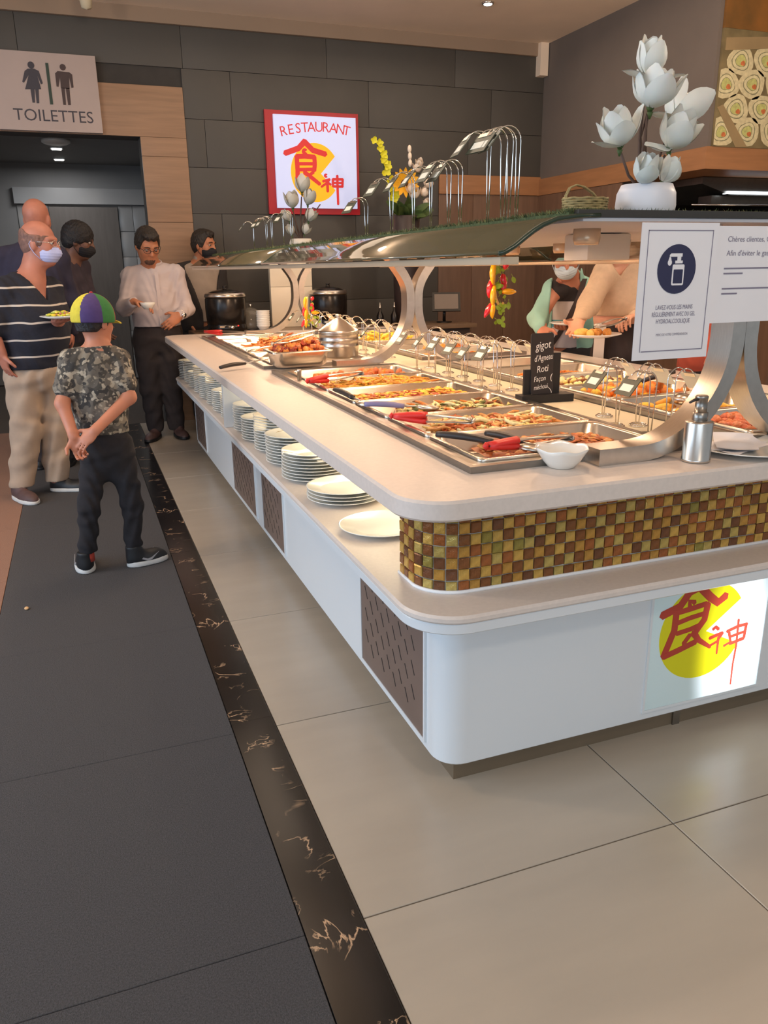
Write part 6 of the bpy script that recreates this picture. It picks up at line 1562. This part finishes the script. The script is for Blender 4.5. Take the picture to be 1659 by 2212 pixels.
shoe(t, (.93, 7.17), (0, -1, 0), .26, SHOEB, SHOEB, .045); shoe(t, (1.08, 7.17), (0, -1, 0), .26, SHOEB, SHOEB, .045)

# ---- guests on the far right side of the counter
def scale(J, f): return {k: (v[0]*f, v[1]*f, 1.3+(v[2]-1.3)*f) for k, v in J.items()}
def low(J, x, y):
    J.update(hipA=(x-.02, y-.08, .80), hipB=(x+.02, y+.08, .80), knA=(x-.02, y-.09, .44), knB=(x+.02, y+.09, .44), anA=(x, y-.09, .08), anB=(x, y+.09, .08)); return J
J = low(scale(dict(head=(2.55, 3.90, 1.345), neck=(2.66, 4.00, 1.225), chest=(2.69, 4.03, 1.075), waist=(2.70, 4.06, .90), pelvis=(2.72, 4.08, .80), shA=(2.53, 3.97, 1.165), shB=(2.80, 4.14, 1.165), elA=(2.40, 3.91, 1.02), wrA=(2.335, 3.77, .97), elB=(2.72, 4.0, .98), wrB=(2.52, 3.84, .98)), 1.04), 2.86, 4.25)
t = thing('person', 'person in mint jacket and blue mask leaning over the far side of the counter', 'person', (2.86, 4.25, .0))
fv = nrm(V(-.62, -.78, 0)); rv = nrm(np.cross(fv, V(0, 0, 1))); B = Body()
q, R = add_head(B, J['head'], (-.45, -.80, -.42), .98, J['neck']); torso(B, J, .95, rv, fv, .145, .10, .135, .10); add_arm(B, J['shA'], J['elA'], J['wrA'], (.045, .04, .028)); add_arm(B, J['shB'], J['elB'], J['wrB'], (.045, .04, .028)); legs(B, J, .95, (.075, .055, .04))
add_hand(B, J['wrA'], (-.3, -.75, -.5), (.3, -.3, -.8), .95, (.4, .5, .4), 1); add_hand(B, J['wrB'], (-.6, -.6, -.1), (0, 0, 1), .95, (.3, .3, .3), -1); surf('body', SK1, B, .0065, t); eyes(t, q, R, .98, IRIS, (0, -.003))
mask_(t, q, R, .98, mat('mask_pale_blue', (196, 212, 222), .8, noise=(30, .04)), J['head']); hair_(t, q, R, .98, HAIRB, J['head'], .012, .04, .65, -.08, 17)
MINT = mat('jacket_mint', (146, 190, 176), .85, noise=(9, .05)); B = Body(); torso(B, J, .95, rv, fv, .158, .112, .15, .115, .010)
for e in 'AB': add_arm(B, J['sh'+e], J['el'+e], V(*J['el'+e])+(V(*J['wr'+e])-V(*J['el'+e]))*.9, (.066, .060, .042), .03)
B.cone(V(*J['neck'])-V(0, 0, .02), V(*J['neck'])+V(-.02, -.02, .03), .066, .064, .02); c1 = V(*J['chest'])
def op2(x, y, z):
    P = np.stack([x-c1[0], y-c1[1]], -1); a = P@rv[:2]; b_ = P@fv[:2]
    return np.where((b_ > .03), .075-np.abs(a-.03), -1).astype(np.float32)
surf('mint_jacket', MINT, B, .0075, t, (zcut(.80), op2), folds(.005, 1, 18))
B = Body(); torso(B, J, .95, rv, fv, .152, .107, .145, .110, .006)
bandm = mat('top_colour_block', (50, 42, 42), .85, noise=(10, .05)); nt = bandm.node_tree; tc = nt.nodes['Texture Coordinate']; sp = nt.nodes.new('ShaderNodeSeparateXYZ'); nt.links.new(tc.outputs['Object'], sp.inputs[0]); rr = nt.nodes.new('ShaderNodeValToRGB'); rr.color_ramp.interpolation = 'CONSTANT'; e = rr.color_ramp.elements
e[0].position = 0; e[0].color = rgb(206, 196, 196); e[1].position = .945; e[1].color = rgb(90, 160, 176)
for p, c in ((.985, (214, 204, 200)), ): x = e.new(p); x.color = rgb(*c)
mr = nt.nodes.new('ShaderNodeMath'); mr.operation = 'MULTIPLY'; mr.inputs[1].default_value = 1.0; nt.links.new(sp.outputs['Z'], mr.inputs[0]); nt.links.new(mr.outputs[0], rr.inputs[0])
nt2 = nt.nodes.new('ShaderNodeMath'); nt2.operation = 'GREATER_THAN'; nt2.inputs[1].default_value = 1.095; nt.links.new(sp.outputs['Z'], nt2.inputs[0]); mx = nt.nodes.new('ShaderNodeMix'); mx.data_type = 'RGBA'; nt.links.new(nt2.outputs[0], mx.inputs['Factor']); nt.links.new(rr.outputs[0], mx.inputs[6]); mx.inputs[7].default_value = rgb(50, 42, 42); nt.links.new(mx.outputs[2], nt.nodes['Principled BSDF'].inputs['Base Color'])
surf('colour_block_top', bandm, B, .008, t, (zcut(.82),), folds(.003, 1, 19))
b = MB(); s0 = V(*J['neck']); pth = [s0+rv*-.075+V(0, 0, .0)+fv*.04, c1+rv*-.05+fv*.130+V(0, 0, .06), c1+rv*.0+fv*.135-V(0, 0, .06), V(*J['waist'])+rv*.06+fv*.128, V(*J['waist'])+rv*.10+fv*.115-V(0, 0, .06)]
b.bar(pth, .016, .002, rv); b.build('shoulder_strap', mat('strap_dark', (60, 46, 42), .7, noise=(9, .1)), t)
B = Body(); B.ell(V(*J['pelvis'])-V(0, 0, .03), (.15, .125, .13), np.column_stack([rv, fv, V(0, 0, 1)]), .05); legs(B, J, .95, (.095, .075, .06), 0, .05); surf('trousers', MATS['trousers_dark'], B, .009, t, (zcut(.05), zcut(.86, -1)))
shoe(t, (2.90, 4.16), (-1, -.2, 0), .25, SHOEB, SHOEB, .045); shoe(t, (2.90, 4.34), (-1, -.2, 0), .25, SHOEB, SHOEB, .045)
hp = thing('held_plate', 'small white plate held low by the person in mint', 'plate', (2.57, 3.89, .972))
b = MB(); b.lathe([(0, .979), (.06, .979), (.10, .991), (.098, .994), (.055, .984), (0, .984)], 32, (2.57, 3.89, 0), cap0=False, cap1=False); b.build('plate', PLATE, hp)

J = scale(dict(head=(2.365, 3.14, 1.425), neck=(2.402, 3.20, 1.312), chest=(2.405, 3.22, 1.18), waist=(2.415, 3.22, 1.03), pelvis=(2.424, 3.22, .92), shA=(2.290, 3.18, 1.256), shB=(2.520, 3.24, 1.252), elA=(2.190, 3.15, 1.125), wrA=(2.046, 3.01, 1.056), elB=(2.505, 3.12, 1.085), wrB=(2.330, 3.00, 1.066)), 1.15); J = low(J, 2.83, 3.72)
t = thing('person', 'person in beige wrap jumper serving food onto a white plate with tongs', 'person', (2.83, 3.72, .0))
fv = nrm(V(-.70, -.72, 0)); rv = nrm(np.cross(fv, V(0, 0, 1))); B = Body()
q, R = add_head(B, J['head'], (-.65, -.62, -.45), .95, J['neck'], True, .048); torso(B, J, .95, rv, fv, .135, .105, .125, .10); add_arm(B, J['shA'], J['elA'], J['wrA'], (.042, .037, .026)); add_arm(B, J['shB'], J['elB'], J['wrB'], (.042, .037, .026)); legs(B, J, .95, (.075, .055, .04))
add_hand(B, J['wrA'], (-.62, -.55, -.45), (.25, -.2, .8), .95, (.15, .35, .35), 1, .12, 1, .9); add_hand(B, J['wrB'], (-.86, -.42, .1), (.1, -.2, -.9), .95, (.6, .7, .5), -1, .1, 1, .9)
surf('body', SKL, B, .0058, t); eyes(t, q, R, .95, IRIS, (0, -.004)); hair_(t, q, R, .95, mat('hair_auburn', (92, 52, 44), .6, noise=(60, .3), bump=(120, .5)), J['head'], .014, .03, .65, -.16, 21)
B = Body(); torso(B, J, .95, rv, fv, .146, .118, .135, .112, .010)
for e in 'AB': add_arm(B, J['sh'+e], J['el'+e], V(*J['el'+e])+(V(*J['wr'+e])-V(*J['el'+e]))*.88, (.062, .056, .040), .03)
nb = V(*J['neck'])
def vn(x, y, z):
    P = np.stack([x-nb[0], y-nb[1]], -1); b_ = P@fv[:2]; a = P@rv[:2]
    return np.where((b_ > .0) & (z > nb[2]-.10), .05*np.clip((z-(nb[2]-.08))/.08, 0, 1.2)-np.abs(a)-.004, -1).astype(np.float32)
surf('beige_jumper', mat('knit_beige', (206, 176, 146), .9, noise=(50, .05)), B, .0072, t, (zcut(1.035), vn), folds(.0026, .9, 22))
B = Body(); B.ell(V(*J['waist'])-V(0, 0, .03), (.135, .115, .12), np.column_stack([rv, fv, V(0, 0, 1)]), .05); B.ell(V(*J['pelvis'])-V(0, 0, .05), (.15, .125, .15), np.column_stack([rv, fv, V(0, 0, 1)]), .05); legs(B, J, .95, (.095, .072, .058), 0, .05); surf('trousers', mat('trousers_black_brown', (58, 46, 42), .9, noise=(12, .15)), B, .008, t, (zcut(.05), zcut(1.05, -1)), folds(.003, 1, 23))
shoe(t, (2.88, 3.63), (-1, -.3, 0), .24, SHOEB, SHOEB, .042); shoe(t, (2.88, 3.81), (-1, -.3, 0), .24, SHOEB, SHOEB, .042)
b = MB(); wv = V(*J['waist'])+rv*.075; b.bar([wv+fv*.118+V(0, 0, .0), wv+fv*.148-V(0, 0, .08), wv+fv*.150-V(0, 0, .2), wv+fv*.14-V(0, 0, .34)], .028, .004, rv); b.build('apron_tie', mat('tie_white', (226, 212, 196), .85, noise=(9, .04)), t)
px_, py_, pz_ = 2.377, 3.363, .957
hp = thing('held_plate', 'white plate with fried pieces held by the person in beige', 'plate', (px_, py_, pz_))
b = MB(); b.lathe([(0, pz_), (.075, pz_), (.137, pz_+.016), (.135, pz_+.019), (.07, pz_+.006), (0, pz_+.006)], 36, (px_, py_, 0), cap0=False, cap1=False); b.build('plate', PLATE, hp)
FRY = [fcol('fritter', (222, 150, 70), .5, .25), fcol('shell', (236, 190, 96), .5, .2)]
for i, (dx, dy, sx_, sz_, mm) in enumerate(((-.06, .01, .045, .022, 1), (-.045, -.04, .03, .02, 1), (.0, -.02, .024, .02, 0), (.03, .01, .026, .02, 0), (.065, -.02, .026, .02, 0), (.10, .02, .026, .019, 0), (.02, .04, .024, .018, 0))):
    b = MB(); R3 = np.array(Matrix.Rotation(i*.8, 3, 'Z')); b.ell((px_+dx, py_+dy, pz_+.006+sz_*.8), (sx_, sx_*.65, sz_), R3, 10, 7)
    tag(b.build('fried_piece', FRY[mm], at=(px_+dx, py_+dy, pz_+.007)), ['large pale fried shell at the left of the held plate', 'smaller pale fried shell in front of the large one on the held plate', 'round golden piece beside the shells on the held plate', 'round golden piece in the middle of the held plate', 'round golden piece right of the middle of the held plate', 'rightmost round golden piece on the held plate', 'round golden piece at the back rim of the held plate'][i], 'food', 'fried pieces on the held plate')
tongs('steel serving tongs held above the plate by the person in beige', (2.57, 3.378), (2.36, 3.31), None, 1.038, 1.014, .03)

J = low(dict(head=(2.71, 2.90, 1.32), neck=(2.73, 2.93, 1.234), chest=(2.745, 2.94, 1.10), waist=(2.76, 2.95, .93), pelvis=(2.77, 2.95, .84), shA=(2.635, 2.87, 1.18), shB=(2.86, 3.0, 1.18), elA=(2.59, 2.79, 1.02), wrA=(2.53, 2.70, .93), elB=(2.88, 2.92, 1.0), wrB=(2.80, 2.8, .93)), 2.79, 2.95)
t = thing('person', 'person in red top mostly hidden behind the hanging notices', 'person', (2.79, 2.95, .0))
fv = nrm(V(-.8, -.6, 0)); rv = nrm(np.cross(fv, V(0, 0, 1))); B = Body()
q, R = add_head(B, J['head'], (-.7, -.6, -.35), .95, J['neck'], True, .05); torso(B, J, .95, rv, fv, .14, .10, .13, .10); add_arm(B, J['shA'], J['elA'], J['wrA'], (.045, .04, .028)); add_arm(B, J['shB'], J['elB'], J['wrB'], (.045, .04, .028)); legs(B, J, .95, (.075, .055, .04))
add_hand(B, J['wrA'], (-.6, -.5, -.5), (.3, -.2, -.8), .95); add_hand(B, J['wrB'], (-.6, -.5, -.5), (.3, -.2, -.8), .95, side=-1); surf('body', SK1, B, .0075, t); eyes(t, q, R, .95, IRIS); hair_(t, q, R, .95, HAIRB, J['head'], .014, .03, .65, -.14, 24)
B = Body(); torso(B, J, .95, rv, fv, .155, .115, .15, .115, .010)
for e in 'AB': add_arm(B, J['sh'+e], J['el'+e], J['wr'+e], (.064, .056, .042), .03)
surf('red_top', mat('top_red_orange', (176, 78, 56), .85, noise=(9, .08)), B, .0085, t, (zcut(.80),), folds(.005, 1, 25))
B = Body(); B.ell(V(*J['pelvis'])-V(0, 0, .04), (.15, .125, .13), np.column_stack([rv, fv, V(0, 0, 1)]), .05); legs(B, J, .95, (.095, .075, .06), 0, .05); surf('trousers', MATS['trousers_dark'], B, .009, t, (zcut(.05), zcut(.86, -1)))
shoe(t, (2.84, 2.86), (-1, -.3, 0), .24, SHOEB, SHOEB, .042); shoe(t, (2.84, 3.04), (-1, -.3, 0), .24, SHOEB, SHOEB, .042)
